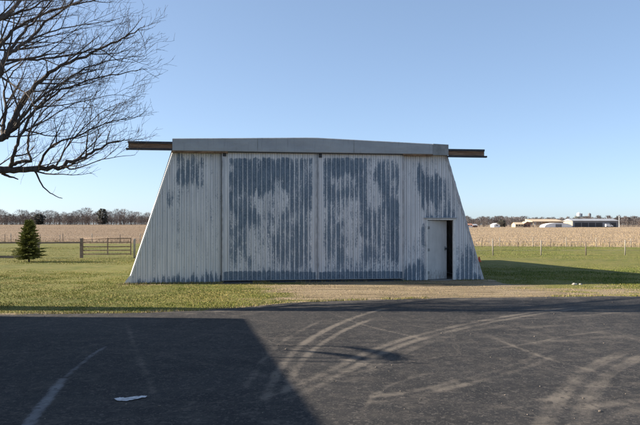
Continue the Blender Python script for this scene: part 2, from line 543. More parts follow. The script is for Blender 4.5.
ax_ = np.concatenate([np.arange(-60, -12.5, 3.0), np.arange(-12, 14, 0.04), np.arange(14, 61, 3.0)])
ss = np.concatenate([np.linspace(-1.6, 0, 12)[:-1], np.linspace(0, 1, 220)])
AX, AS = np.meshgrid(ax_, ss)
AE = edge(AX)
AY = 4.5 + (AE - 4.5) * AS
dust_lit = np.zeros(AX.shape); paint = np.zeros(AX.shape)
near = (AY > 3)
for pp, w, amp in TRACKS:
    d, t = seg_dist(AX, AY, resample(pp))
    ends = np.minimum(smooth(t, 0, 0.12), 1 - smooth(t, 0.88, 1.0))
    wob = 0.55 + 0.9 * vnoise(AX * 2.2, AY * 2.2, 31)
    # a tyre leaves parallel streaks inside its band
    if w > 0.15: d = np.abs(d - w * 0.55); w = w * 0.50          # the two wheels of one axle
    streak = 0.78 + 0.22 * np.cos(d * 2 * np.pi / 0.095 + 2 * vnoise(AX * 0.8, AY * 0.8, 36)) if w > 0.09 else 1.0
    dust_lit += 1.15 * amp * np.exp(-np.abs(d / (w * 0.72)) ** 3) * ends * wob * streak
for pp, w, amp in PAINTS:
    d, t = seg_dist(AX, AY, resample(pp))
    paint += amp * (1 - smooth(d, w * 0.4, w * 2.2))
lit_side = smooth(AX + 0.2 * AY, -0.5, 4)  # sunlit side of the shed shadow, painted paler along with the dusty patches
dust_lit += 0.22 * smooth(vnoise(AX * 0.55, AY * 1.1, 33) + 0.5 * (vnoise(AX * 1.9, AY * 3.1, 37) - 0.5), 0.45, 0.95) + 0.10 * lit_side
dust_lit += 0.55 * np.exp(-((AE - AY) / 0.35) ** 2) * vnoise(AX * 1.6, AY * 3, 34)
dust_lit *= near
AZ = 0.022 - 0.016 * smooth(AE - AY, 0.25, 0.0) + 0.006 * (vnoise(AX * 0.8, AY * 0.8, 35) - 0.5)
ny, nx = AX.shape
idx = np.arange(nx * ny).reshape(ny, nx)
faces = np.stack([idx[:-1, :-1], idx[:-1, 1:], idx[1:, 1:], idx[1:, :-1]], -1).reshape(-1, 4)
o = np_mesh('asphalt', np.stack([AX, AY, AZ], -1).reshape(-1, 3), faces, M['asphalt'],
            {'dust_lit': dust_lit.ravel(), 'paint': np.clip(paint, 0, 1).ravel()})
tag(o, 'worn dark asphalt apron with dusty tyre arcs and a faded line', None, None, 'structure')

# a flat remnant of white marking
outline = [(114, 401.5), (120, 400.2), (127, 400.8), (134, 399.2), (141, 398.8), (147, 398.6), (146, 400.2), (139, 401.4), (133, 402.6), (125, 404.0), (117, 403.6)]
mb = MB()
fine_ = []
for i in range(len(outline)):
    a, b = outline[i], outline[(i + 1) % len(outline)]
    for k in range(5):
        f = k / 5; fine_.append((a[0] + (b[0] - a[0]) * f + random.uniform(-.35, .35), a[1] + (b[1] - a[1]) * f + random.uniform(-.28, .28)))
pts = [gp(*p) for p in fine_]
mb.add([(x, y, 0.031) for x, y in pts], [tuple(range(len(pts) - 1, -1, -1))])
o = mb.build('paint_mark', M['paint'])
tag(o, 'single white paint remnant on the shaded asphalt at lower left', None, None, 'structure')


# grass, stubble --------------------------------------------------------------
def in_hangar(x, y, pad=0.0):
    u, v = to_hangar(x, y)
    f = np.clip(v / HDEPTH, 0, 1)
    return (v > -0.02 - pad) & (v < HDEPTH + pad) & (u > 0.9 * f - pad) & (u < HW - 0.9 * f + pad)


def blades(x, y, z0, h, w, tint, lean=0.5):
    """one thin bent triangle pair per blade, numpy"""
    n = len(x)
    a = rng.random(n) * 2 * np.pi
    l = lean * h * rng.random(n)
    b = rng.random(n) * 2 * np.pi
    dx = np.cos(a) * w / 2; dy = np.sin(a) * w / 2
    mx = x + np.cos(b) * l * 0.35; my = y + np.sin(b) * l * 0.35; mz = z0 + h * 0.6
    tx = x + np.cos(b) * l; ty = y + np.sin(b) * l; tz = z0 + h
    V = np.empty((n, 5, 3))
    V[:, 0] = np.stack([x - dx, y - dy, z0], -1); V[:, 1] = np.stack([x + dx, y + dy, z0], -1)
    V[:, 2] = np.stack([mx + dx * .7, my + dy * .7, mz], -1); V[:, 3] = np.stack([mx - dx * .7, my - dy * .7, mz], -1)
    V[:, 4] = np.stack([tx, ty, tz], -1)
    i = (np.arange(n) * 5)[:, None]
    T = np.concatenate([i + np.array([[0, 1, 2]]), i + np.array([[0, 2, 3]]), i + np.array([[3, 2, 4]])])
    return V.reshape(-1, 3), T, np.repeat(tint, 5, axis=0)


def pick(n, y0, y1, power=1.0, spread=0.56):
    t = rng.random(n) ** power
    y = y0 + (y1 - y0) * t
    x = (rng.random(n) * 2 - 1) * (spread * y + 1.0)
    return x, y


G1 = np.array((0.086, 0.120, 0.014)); G2 = np.array((0.180, 0.188, 0.028)); G3 = np.array((0.34, 0.265, 0.085)); G4 = np.array((0.34, 0.262, 0.145))


def grass_tint(x, y, d):
    n = len(x)
    a = vnoise(x * 0.5 + 7, y * 0.9, 41)[:, None]; r = rng.random((n, 1))
    c = G1 + (G2 - G1) * np.clip(a * 0.9 + (r - 0.5) * 0.7, 0, 1)
    dry = (rng.random((n, 1)) < 0.10 + 0.22 * vnoise(x * 1.7, y * 2.6, 42)[:, None] + 0.40 * smooth(vnoise(x * 0.45 + 20, y * 1.1, 47), 0.55, 0.9)[:, None])
    c = np.where(dry, G3 * (0.8 + 0.4 * r), c)
    dead = rng.random(n) < d * 1.15
    c = np.where(dead[:, None], G4 * (0.7 + 0.5 * r), c)
    c = np.where((rng.random((n, 1)) < 0.40 * smooth(y, 26, 36)[:, None]), G3 * 0.8, c)
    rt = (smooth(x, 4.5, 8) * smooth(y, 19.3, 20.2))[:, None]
    c = c * (1 - rt) + rt * c * np.array((0.70, 0.86, 0.80))  # greener, darker right lawn; the tint also deepens the hangar's shadow there
    far = 0.5 * smooth(y, 24, 40)[:, None]
    return c * (1 - far) + far * (c * np.array((0.86, 0.98, 0.9)))


# near lawn
x, y = pick(330000, 12.4, 27, 1.25)
d = dirt_at(x, y)
keep = (y > edge(x) + 0.02) & ~in_hangar(x, y, 0.02) & (rng.random(len(x)) > d * 0.78)
keep &= rng.random(len(x)) < 0.35 + 0.9 * vnoise(x * 2.3, y * 2.3, 43)
x, y, d = x[keep], y[keep], d[keep]
h = (0.014 + 0.030 * rng.random(len(x)) * (0.5 + vnoise(x * 1.1, y * 1.1, 44))) * (1 - 0.3 * d)
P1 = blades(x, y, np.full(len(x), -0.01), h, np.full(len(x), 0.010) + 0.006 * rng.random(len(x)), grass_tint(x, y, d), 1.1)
# taller tufts at the foundation and at the asphalt edge
k = 6000
u = rng.random(k) * (HW + 0.4) - 0.2; v = -0.05 - np.abs(rng.normal(0, 0.10, k))
sel = ~((u > 9.3) & (u < 10.25) & (v > -0.6)) & (rng.random(k) < 0.2 + 0.8 * (u < 4.5)) & (vnoise(u * 2.0, u * 0, 46) > 0.42)
u, v = u[sel], v[sel]
x = HA.x + u * HC - v * HS; y = HA.y + u * HS + v * HC
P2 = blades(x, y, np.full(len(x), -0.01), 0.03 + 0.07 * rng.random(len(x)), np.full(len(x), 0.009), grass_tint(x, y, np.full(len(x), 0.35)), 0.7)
k = 9000
x = rng.random(k) * 26 - 13; y = edge(x) + rng.normal(0.05, 0.09, k)
keep = vnoise(x * 1.6, y * 0, 45) > 0.45
x, y = x[keep], y[keep]
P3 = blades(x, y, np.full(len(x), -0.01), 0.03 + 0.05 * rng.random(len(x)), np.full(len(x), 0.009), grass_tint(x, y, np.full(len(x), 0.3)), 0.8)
# far lawn
x, y = pick(230000, 26, 66, 1.1)
keep = (y < field_edge(x)) & ~in_hangar(x, y, 0.02)
x, y = x[keep], y[keep]
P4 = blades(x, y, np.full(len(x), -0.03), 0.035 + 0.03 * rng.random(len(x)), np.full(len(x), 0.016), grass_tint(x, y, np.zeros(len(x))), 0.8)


def merge(parts):
    vs, fs, cs = [], [], []; n = 0
    for v_, f_, c_ in parts:
        vs.append(v_); fs.append(f_ + n); cs.append(c_); n += len(v_)
    return np.concatenate(vs), np.concatenate(fs), np.concatenate(cs)


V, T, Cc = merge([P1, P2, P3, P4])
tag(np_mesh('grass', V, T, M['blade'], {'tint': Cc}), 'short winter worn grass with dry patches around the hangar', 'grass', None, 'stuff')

# stubble on the field, denser in the first hundred metres
n = 170000
y = 50 * (430 / 50) ** (rng.random(n) ** 1.0)
x = (rng.random(n) * 2 - 1) * (0.56 * y + 2)
keep = (y > field_edge(x) - 0.8)
x, y = x[keep], y[keep]
row = np.round(y / 0.9) * 0.9 + rng.normal(0, 0.12, len(y))
right = smooth(x, -10, 10)
y = np.where(rng.random(len(y)) < 0.6, row, y)
front = np.exp(-((y - field_edge(x)) / 9.0))
h = (0.05 + 0.09 * rng.random(len(x)) ** 2) * (1 + 0.5 * right) + 0.42 * front * rng.random(len(x)) ** 4
w = 0.008 + 0.00028 * y
r = rng.random((len(x), 1))
a = np.array((0.28, 0.20, 0.118)); b = np.array((0.40, 0.305, 0.185))
tint = a + (b - a) * r
tint = tint * (np.array((0.76, 0.72, 0.68)) + np.array((0.26, 0.30, 0.32)) * right[:, None])
tint = np.where((front[:, None] > 0.45) & (rng.random((len(x), 1)) < 0.5), np.array((0.20, 0.18, 0.07)), tint)
V, T, Cc = blades(x, y, -0.07 + rise(x, y), h, w, tint, 0.15)
tag(np_mesh('corn_stubble', V, T, M['stubble'], {'tint': Cc}), 'pale cut corn stalks and dry weeds over the far field', 'crop stubble', None, 'stuff')

# crumbs of gravel on the apron and the bare earth
ico = bmesh.new(); bmesh.ops.create_icosphere(ico, subdivisions=1, radius=1)
IV = np.array([v.co[:] for v in ico.verts]); IF = np.array([[v.index for v in f.verts] for f in ico.faces]); ico.free()


def stones(x, y, z, r, seed=1):
    q = np.random.default_rng(seed)
    n = len(x)
    sc = r[:, None, None] * (0.6 + 0.8 * q.random((n, 1, 3))) * np.array((1, 1, 0.6))
    jit = 1 + 0.35 * (q.random((n, len(IV), 1)) - 0.5)
    V = IV[None] * sc * jit + np.stack([x, y, z], -1)[:, None, :]
    T = (np.arange(n) * len(IV))[:, None, None] + IF[None]
    return V.reshape(-1, 3), T.reshape(-1, 3), n


k = 2600
yy = 5.2 + 14 * rng.random(k) ** 1.2; xx = (rng.random(k) * 2 - 1) * (0.53 * yy + 0.5)
prob = np.where(yy > edge(xx) - 0.8, 0.9, 0.10) * np.where(xx > -1.6, 1.0, 0.35) * np.where(yy > edge(xx) + 0.1, dirt_at(xx, yy), 1)
keep = rng.random(k) < prob
xx, yy = xx[keep], yy[keep]
V, T, n = stones(xx, yy, np.where(yy < edge(xx), 0.026, 0.004), 0.004 + 0.011 * rng.random(len(xx)) ** 3 + 0.002)
np_mesh('gravel', V, T, plain('gravel_grains', (0.17, 0.145, 0.12), 0.95, 0.4, 40))
tag(bpy.data.objects['gravel'], 'loose gravel crumbs scattered over apron and bare earth', 'gravel', None, 'stuff')

# ------------------------------------------------------------------- hangar
H = empty('hangar', (HA.x, HA.y, 0), HROT)
tag(H, 'weathered corrugated metal hangar with sloping ends and peeling blue grey sliding doors', 'hangar')
ZH = 4.03            # underside of the header
SL, SR = 1.36, 1.25  # how far the two ends lean in over 4.1 m


def u_of(px):
    t = (px - 320) / F
    return (t * HA.y - HA.x) / (HC - t * HS)


def px_of(u, z):
    X = HA.x + u * HC; Y = HA.y + u * HS
    return 320 + F * X / Y, HZ - (z - EYE) * F / Y


def rects(u, z, base, items, soft=3.0):
    """worn areas of one sheet, later items lie over earlier ones"""
    px, py = px_of(u, z)
    # every pan of the corrugation wears to its own length, ragged at the ends
    ci = np.floor(u / PITCH)
    py0 = py
    py = py + 7 * (vnoise(ci * 1.0 + 3, ci * 0 + 5, 51) - 0.5) + 9 * (vnoise(u * 40, z * 2.2, 52) - 0.5)
    px = px + 7 * (vnoise(z * 3.1 + 11, ci * 0.37, 53) - 0.5)
    w = np.full(px.shape, float(base))
    for x0, x1, y0, y1, val in items:
        m = smooth(px, x0 - soft, x0 + soft) * (1 - smooth(px, x1 - soft, x1 + soft)) * smooth(py, y0 - soft * 1.6, y0 + soft * 1.6) * (1 - smooth(py, y1 - soft * 1.6, y1 + soft * 1.6))
        w = w * (1 - m) + val * m
    if base > 0.1: w = 0.80 * w + 0.21
    if items[-1][1] - items[-1][0] > 85 and base > 0.1:      # the kick board along the foot of each door
        w = w + 1.3 * smooth(py0, 271.3, 272.6)
        px0, _ = px_of(u, z); ua, ub = px0.min(), px0.max()
        clean = np.maximum(1 - smooth(py0, 156.5, 159.0), np.maximum(1 - smooth(px0, ua + 4.5, ua + 7.5), smooth(px0, ub - 5.0, ub - 2.5)) * (1 - smooth(py0, 271.3, 272.6)))
        w = w - 0.9 * clean
    return w + 0.30 * (vnoise(u * 3.3, z * 1.5 + 20, 54) - 0.5) + 0.22 * (vnoise(u / PITCH * 1.0, z * 4.1, 55) - 0.5)


BL = 0.05
W_LEFT = [(170, 222, 150, 262, 0.10), (176, 204, 158, 186, 0.55), (178, 182, 158, 190, 0.66), (185, 188, 166, 196, 0.60), (190, 196, 166, 188, 0.5), (200, 214, 166, 178, 0.26),
          (177, 183, 186, 236, 0.36), (166, 171, 198, 210, 0.5), (142, 222, 282, 300, 0.5), (165, 222, 279, 300, 0.6), (190, 223, 275, 300, 0.72), (135, 223, 283, 300, 0.7)]
W_D1 = [(230, 289, 159, 196, 0.90), (289, 311, 159, 200, 0.56), (253, 259, 160, 170, 0.5), (231, 250, 196, 214, 0.70), (250, 274, 199, 216, 0.20),
        (273, 281, 178, 196, 0.22), (277, 288, 192, 210, 0.12), (288, 310, 196, 214, 0.60),
        (228, 312, 214, 262, 0.28), (239, 256, 208, 227, 0.72), (267, 273, 212, 228, 0.62), (281, 291, 210, 226, 0.68), (299, 305, 210, 246, 0.60),
        (234, 239, 228, 262, 0.72), (241, 248, 232, 264, 0.52), (249, 265, 226, 268, 0.06), (267, 280, 230, 254, 0.52), (281, 306, 226, 262, 0.56), (286, 302, 250, 270, 0.60),
        (224, 282, 263, 271, 0.15), (222, 318, 275, 300, 0.8)]
W_D2 = [(320, 364, 160, 178, 0.92), (364, 376, 160, 176, 0.18), (376, 388, 160, 190, 0.74), (388, 402, 160, 185, 0.52), (320, 333, 175, 206, 0.85),
        (333, 347, 178, 192, 0.18), (347, 360, 178, 190, 0.24), (358, 368, 172, 210, 0.66), (367, 380, 184, 207, 0.10), (380, 388, 185, 214, 0.74), (387, 401, 184, 199, 0.24),
        (333, 358, 191, 202, 0.55), (338, 354, 200, 214, 0.14), (320, 338, 206, 262, 0.42), (387, 402, 199, 262, 0.78),
        (326, 332, 222, 262, 0.62), (337, 343, 222, 266, 0.84), (343, 347, 240, 262, 0.52), (347, 361, 210, 268, 0.10), (361, 369, 208, 262, 0.76), (369, 387, 208, 262, 0.48), (385, 390, 222, 242, 0.32),
        (318, 403, 263, 271, 0.34), (317, 404, 275, 300, 0.8)]
W_RIGHT = [(404, 480, 156, 262, 0.10), (415, 446, 176, 197, 0.74), (417, 424, 170, 205, 0.82), (426, 430, 174, 208, 0.76), (433, 441, 174, 212, 0.80), (443, 450, 180, 214, 0.52),
           (446, 458, 198, 216, 0.42), (424, 456, 213, 221, 0.74), (423, 429, 216, 282, 0.62), (404, 428, 262, 290, 0.82), (408, 424, 244, 262, 0.36), (454, 476, 250, 276, 0.50), (462, 474, 258, 278, 0.62), (454, 482, 274, 290, 0.66)]
PITCH = 0.145


def sheet(name, u0, u1, top, bot, v, worn, base, rows=64, extra=(), hole=None, parent=H):
    """corrugated sheet standing in the plane of the front; top/bot are functions of u"""
    us = []
    k = math.floor(u0 / PITCH)
    while k * PITCH < u1:
        for off, hi in ((0.0, 0), (0.012, 0.01), (0.078, 0.01), (0.088, 0), (0.100, 1), (0.115, 1.02), (0.130, 1)):
            q = k * PITCH + off
            if u0 + 0.004 < q < u1 - 0.004: us.append((q, hi))
        k += 1
    us = [(u0, 0)] + us + [(u1, 0)]
    if hole:
        us = [c for c in us if abs(c[0] - hole[0]) > 0.006 and abs(c[0] - hole[1]) > 0.006] + [(hole[0], 0), (hole[1], 0)]
        us.sort()
    V = []; Fc = []; U = []; rb = []; prev = None
    for ci, (q, hi) in enumerate(us):
        inside = hole and hole[0] - 1e-6 <= q <= hole[1] + 1e-6
        spans = [(bot, top(q))]
        if inside: spans = [(hole[2], top(q))]
        full = not inside
        col = {}
        def mk(z0, z1):
            i0 = len(V)
            for r_ in range(rows + 1):
                z = z0 + (z1 - z0) * r_ / rows
                V.append((q, v - 0.020 * hi, z)); rb.append(hi)
            return i0
        col['full'] = mk(bot, top(q)) if (full or q in (hole[0], hole[1])) else None
        col['up'] = mk(hole[2], top(q)) if inside else None
        if prev is not None:
            a = b = None
            if hole and us[ci - 1][0] >= hole[0] - 1e-6 and q <= hole[1] + 1e-6: a, b = prev['up'], col['up']
            else: a, b = prev['full'], col['full']
            for r_ in range(rows): Fc.append((a + r_, b + r_, b + r_ + 1, a + r_ + 1))
        prev = col
    V = np.array(V); 
    w = rects(V[:, 0], V[:, 2], base, worn)
    return np_mesh(name, V, np.array(Fc), M['steel'], {'wear': w, 'rib': np.minimum(1, np.array(rb, dtype=float)), 'crest': (np.array(rb) > 1.01).astype(float), 'valley': (np.array(rb) == 0).astype(float)}, parent)


uD1, uD2, uD3 = u_of(222), u_of(317), u_of(403)
dz0, dz1 = 0.03, 1.94
du0, du1 = u_of(427.2), u_of(453.2)
topL = lambda q: min(ZH + 0.1, max(0.02, q / SL * 4.1))
topR = lambda q: min(ZH + 0.1, max(0.02, (HW - q) / SR * 4.1))
o = sheet('front_wall', 0.0, uD1 + 0.06, topL, 0.02, 0.0, W_LEFT, 0.03); o['label'] = 'left front panel, mostly chalky white with dark streaks at its foot'
o = sheet('front_wall', uD3 - 0.06, HW, topR, 0.02, 0.0, W_RIGHT, 0.05, hole=(du0, du1, dz1)); o['label'] = 'right front panel with worn blue patch above the small door'
for nm, (a, b), W, lb in (('sliding_door', (uD1, uD2 - 0.011), W_D1, 'left sliding door panel, blue grey showing through at the top'), ('sliding_door', (uD2 + 0.011, uD3), W_D2, 'right sliding door panel, blotched blue and white')):
    o = sheet(nm, a, b, lambda q: ZH + 0.08, 0.09, -0.085, W, 0.16, rows=84); o['label'] = lb
    fr = MB()
    fr.box(a - 0.004, a + 0.045, -0.112, -0.03, 0.08, ZH + 0.07)
    fr.box(b - 0.045, b + 0.004, -0.112, -0.03, 0.08, ZH + 0.07)
    fr.box(a + 0.045, b - 0.045, -0.080, -0.03, 0.075, 0.12)
    fr.box(a + 0.045, b - 0.045, -0.080, -0.03, 2.0, 2.08)
    f = fr.build('edge_frame', M['door_edge'], o)
    br = MB()
    br.box(a + 0.03, a + 0.13, -0.125, -0.115, ZH - 0.14, ZH + 0.05)
    br.build('hanger_bracket', M['dark'], o)
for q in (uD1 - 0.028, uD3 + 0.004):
    g_ = MB(); g_.box(q, q + 0.024, -0.030, -0.0205, 0.05, ZH - 0.05); g_.build('seam_shade_strip', M['dark'], H)  # dark strip painted as the shadow line where the door stands proud
g_ = MB(); g_.box(uD2 - 0.05, uD2 + 0.05, -0.060, -0.05, 0.08, ZH + 0.05); g_.build('gap_shade_strip', M['dark'], H)  # dark strip added behind the door gap to stand for its shade
# header: three sheet lengths, bent like a shallow gable
ul, ur, um = 1.336, 9.945, 5.62
zt = lambda q: 4.40 + 0.10 * (1 - abs(q - um) / (um - ul)) - 0.055 * max(0, (q - um) / (ur - um))
hd = MB()
N = 24
vs = []
for i in range(N + 1):
    q = ul + (ur - 0.50 - ul) * i / N
    for (v, z) in ((-0.20, ZH), (-0.215, ZH + 0.012), (-0.215, zt(q) - 0.018), (-0.20, zt(q)), (0.10, zt(q) + 0.004), (0.10, ZH)):
        vs.append((q, v, z))
fs = []
for i in range(N):
    for k in range(6):
        a = i * 6 + k; b = i * 6 + (k + 1) % 6
        fs.append((a, a + 6, b + 6, b))
fs += [tuple(range(6)), tuple(N * 6 + k for k in range(5, -1, -1))]
hd.add(vs, fs)
hdr = hd.build('header_fascia', M['galv'], H)
cap = MB()
q0, q1 = ur - 0.495, ur + 0.01
cap.add([(q0, -0.222, ZH - 0.02), (q1, -0.222, ZH - 0.02), (q1, -0.222, zt(q1)), (q0, -0.222, zt(q0) + 0.004),
         (q0, 0.1, ZH - 0.02), (q1, 0.1, ZH - 0.02), (q1, 0.1, zt(q1)), (q0, 0.1, zt(q0) + 0.004)],
        [(0, 1, 2, 3), (7, 6, 5, 4), (0, 4, 5, 1), (1, 5, 6, 2), (2, 6, 7, 3), (3, 7, 4, 0)])
cap.build('end_cap', M['galv_old'], hdr)
for q in (3.9, 6.9):
    sm = MB()
    sm.box(q - 0.012, q + 0.012, -0.219, -0.214, ZH + 0.014, zt(q) - 0.02)
    sm.build('lap_seam', M['galv_old'], hdr)
fl = MB()
fl.box(ul - 0.03, uD1 + 0.18, -0.205, -0.02, ZH - 0.045, ZH - 0.003)
fl.build('flashing', M['rust'], H)
fl = MB()
fl.box(uD3 - 0.05, ur - 0.5, -0.205, -0.02, ZH - 0.045, ZH - 0.003)
fl.build('flashing', M['rust'], H)
tr = MB()
tr.box(uD1 + 0.185, uD3 - 0.055, -0.20, -0.02, ZH - 0.022, ZH - 0.003)
tr.build('door_track', M['dark'], H)
# track rails that reach out past the sloping ends
for a, b, z, lb in ((0.04, ul - 0.004, 4.045, 'left end of the door track with rusty wooden board'), (ur + 0.015, 11.16, 3.955, 'right end of the door track with rusty wooden board')):
    out = a if a < 1 else b
    t_ = MB(); t_.box(a, b, -0.17, -0.13, z + 0.055, z + 0.215); rl = t_.build('track_rail', M['rail_wood'], H); rl['label'] = lb
    t_ = MB(); t_.box(a - 0.01, b + 0.0, -0.215, -0.06, z + 0.218, z + 0.255); t_.box(a - 0.01, b, -0.215, -0.205, z + 0.19, z + 0.218); t_.build('cover_strip', M['dark'], rl)
    e0, e1 = (a - 0.07, b) if a < 1 else (a, b + 0.09)
    t_ = MB(); t_.box(e0, e1, -0.195, -0.185, z + 0.0, z + 0.05); t_.box(e0, e1, -0.185, -0.085, z - 0.002, z + 0.012); t_.box(e0, e1, -0.085, -0.075, z, z + 0.05); t_.build('roller_channel', M['dark'], rl)
    for q in (a + 0.25, (a + b) / 2, b - 0.2):
        t_ = MB(); t_.box(q - 0.02, q + 0.02, -0.128, -0.07, z + 0.02, z + 0.21); t_.build('bracket', M['rust'], rl)
# shell behind the front
def shell(name, pts, m, thick=0.03, out=None):
    mb = MB(); P = [Vector(p) for p in pts]
    nrm = (P[1] - P[0]).cross(P[-1] - P[0]).normalized() * thick
    n = len(P)
    mb.add(P + [p + nrm for p in P], [tuple(range(n - 1, -1, -1)), tuple(range(n, 2 * n))] + [(i, (i + 1) % n, n + (i + 1) % n, n + i) for i in range(n)])
    return mb.build(name, m, H)
D = HDEPTH; TAP = 0.9; ZB = 3.55
ml = MB(); ml.add([], [])
side_m = plain('side_sheet', (0.50, 0.50, 0.51), 0.7, 0.15, 2)
tl = ul / 4.4 * 4.3
def side(u0f, u1f, u0b, u1b, zf, zb):
    """ribbed leaning side wall"""
    mb = MB(); n = int(D / 0.15); vs = []
    sgn = -1 if u1f > u0f else 1
    for i in range(n + 1):
        for off in (0, 0.09, 0.10, 0.14):
            f = min(1, (i * 0.15 + off) / D); hi = 0.015 if off in (0.10,) or off == 0.14 else 0
            ub = u0f + (u0b - u0f) * f; ut = u1f + (u1b - u1f) * f
            vs += [(ub + sgn * hi, 0.02 + f * D, 0.02), (ut + sgn * hi, 0.02 + f * D, zf + (zb - zf) * f)]
    m = len(vs) // 2
    mb.add(vs, [(2 * i, 2 * i + 2, 2 * i + 3, 2 * i + 1) for i in range(m - 1)])
    return mb.build('side_wall', side_m, H)
side(0.02, 1.36, TAP, 1.36 + TAP, 4.28, ZB)
side(HW - 0.02, HW - SR - 0.02, HW - TAP, HW - SR - TAP, 4.20, ZB)
shell('rear_wall', [(TAP, D, 0.02), (HW - TAP, D, 0.02), (HW - SR - TAP, D, ZB), (um, D, ZB + 0.12), (SL + TAP, D, ZB)], side_m, 0.02)
rf = MB()
rf.add([(1.30, 0.12, 4.32), (um, 0.12, 4.44), (HW - SR + 0.05, 0.12, 4.25), (HW - SR - TAP + 0.06, D + 0.2, ZB + 0.02), (um, D + 0.2, ZB + 0.16), (1.30 + TAP, D + 0.2, ZB + 0.02),
        (1.30, 0.12, 4.28), (um, 0.12, 4.40), (HW - SR + 0.05, 0.12, 4.21), (HW - SR - TAP + 0.06, D + 0.2, ZB - 0.02), (um, D + 0.2, ZB + 0.12), (1.30 + TAP, D + 0.2, ZB - 0.02)],
       [(0, 1, 4, 5), (1, 2, 3, 4), (11, 10, 7, 6), (10, 9, 8, 7), (0, 6, 7, 1), (1, 7, 8, 2), (2, 8, 9, 3), (3, 9, 10, 4), (4, 10, 11, 5), (5, 11, 6, 0)])
rf.build('roof', M['roof'], H)
fl_ = MB(); fl_.box(0.15, HW - 0.15, 0.06, D - 0.06, -0.06, 0.018); fl_.build('floor_slab', M['concrete'], H)
sl = MB(); sl.box(uD1 + 0.02, uD3 - 0.02, -0.10, 0.05, -0.05, 0.045); sl.build('door_sill', M['dark'], H)
# corner trims: a folded strip whose outer leg turns towards the side
def trim(ub, ut, zt_, sgn, m):
    mb = MB()
    w1, w2 = 0.07, 0.015
    prof = ((sgn * w1, -0.022), (sgn * 0.012, -0.026), (-sgn * 0.022, 0.055), (-sgn * 0.018, 0.075), (sgn * 0.05, 0.0), (sgn * w1, -0.012))
    vs = [(ub + a, b, 0.0) for a, b in prof] + [(ut + a, b, zt_) for a, b in prof]
    n = len(prof)
    mb.add(vs, [(i, (i + 1) % n, n + (i + 1) % n, n + i) for i in range(n)] + [tuple(range(n - 1, -1, -1)), tuple(range(n, 2 * n))])
    return mb.build('corner_trim', m, H)
trim(-0.01, SL - 0.01, 4.12, 1, M['white']); trim(HW + 0.01, HW - SR + 0.01, 4.0, -1, plain('grey_trim', (0.42, 0.42, 0.43), 0.6, 0.2, 6))
ft = MB(); ft.add([(-0.13, -0.04, 0.0), (0.10, -0.05, 0.0), (0.09, -0.04, 0.10), (0.13, -0.03, 0.30), (0.03, -0.03, 0.22), (-0.13, 0.06, 0.0), (0.10, 0.03, 0.0), (0.12, 0.03, 0.30)],
                  [(0, 1, 2, 3, 4), (0, 4, 5), (4, 3, 7, 5), (1, 6, 7, 3, 2)])
ft.build('foot_flashing', M['white'], H)
# walk-in door
fm = MB()
fm.box(du0 - 0.045, du0 + 0.004, -0.035, 0.06, 0.02, dz1 + 0.004); fm.box(du1 - 0.004, du1 + 0.055, -0.035, 0.06, 0.02, dz1 + 0.004); fm.box(du0 - 0.045, du1 + 0.055, -0.035, 0.06, dz1 + 0.005, dz1 + 0.05)
fm.build('door_frame', M['white'], H)
dr = MB(); dr.box(0, 0.78, 0.0, 0.04, 0.0, dz1 - 0.05)
do = dr.build('door', M['door'], H, bevel=0.004); do['label'] = 'white walk-in door standing slightly open'
do.location = (du0 + 0.008, -0.01, 0.035); do.rotation_euler = (0, 0, R(21))
for z0, z1 in ((0.12, 0.58), (0.68, 1.14), (1.24, 1.74)):
    pass
kb = MB(); kb.tube([(0.71, 0.0, 0.98), (0.71, -0.045, 0.98)], 0.014, 8); kb.tube([(0.71, -0.045, 0.98), (0.71, -0.055, 0.98), (0.71, -0.08, 0.98), (0.71, -0.088, 0.98)], [0.018, 0.03, 0.03, 0.016], 10); kb.build('knob', M['dark'], do, True)
for z in (0.22, 0.95, 1.66):
    hg = MB(); hg.box(0.0, 0.085, -0.007, -0.001, z - 0.045, z + 0.045); hg.tube([(0.004, -0.008, z - 0.05), (0.004, -0.008, z + 0.05)], 0.008, 8); hg.build('hinge', M['galv_old'], do)
pl = MB(); pl.box(0.675, 0.745, -0.006, -0.001, 0.92, 1.05); pl.build('lock_plate', M['galv_old'], do)
dp = MB(); dp.box(du0 - 0.12, du1 + 0.10, -0.07, -0.018, dz1 + 0.055, dz1 + 0.085); dp.build('drip_cap', M['galv'], H)

# -------------------------------------------------------------- bare tree
TX, TY = -7.95, 14.05
tree = empty('bare_tree', (TX, TY, 0))
tag(tree, 'large leafless tree at the left edge reaching its bare branches over the lawn', 'tree')


def tl_(p): return (p[0] - TX, p[1] - TY, p[2])


def wander(p, d, L, r0, r1, seg, up, wob):
    pts = [p.copy()]; rad = [r0]
    d = d.normalized()
    for i in range(seg):
        d = (d + Vector((random.gauss(0, wob), random.gauss(0, wob), random.gauss(0, wob))) + Vector((0, 0, up))).normalized()
        p = p + d * (L / seg)
        pts.append(p.copy()); rad.append(r0 + (r1 - r0) * (i + 1) / seg)
    return pts, rad


def side_dir(d, ang):
    d = d.normalized()
    ax = d.orthogonal(); ax.rotate(Quaternion(d, random.random() * 2 * math.pi))
    q = d.copy(); q.rotate(Quaternion(ax, ang))
    return q


def along(pts, s):
    n = len(pts) - 1; k = min(int(s * n), n - 1); f = s * n - k
    return pts[k].lerp(pts[k + 1], f), (pts[k + 1] - pts[k])


def length(pts): return sum((pts[i + 1] - pts[i]).length for i in range(len(pts) - 1))


OUTW = Vector((0.75, 0, 0.12))


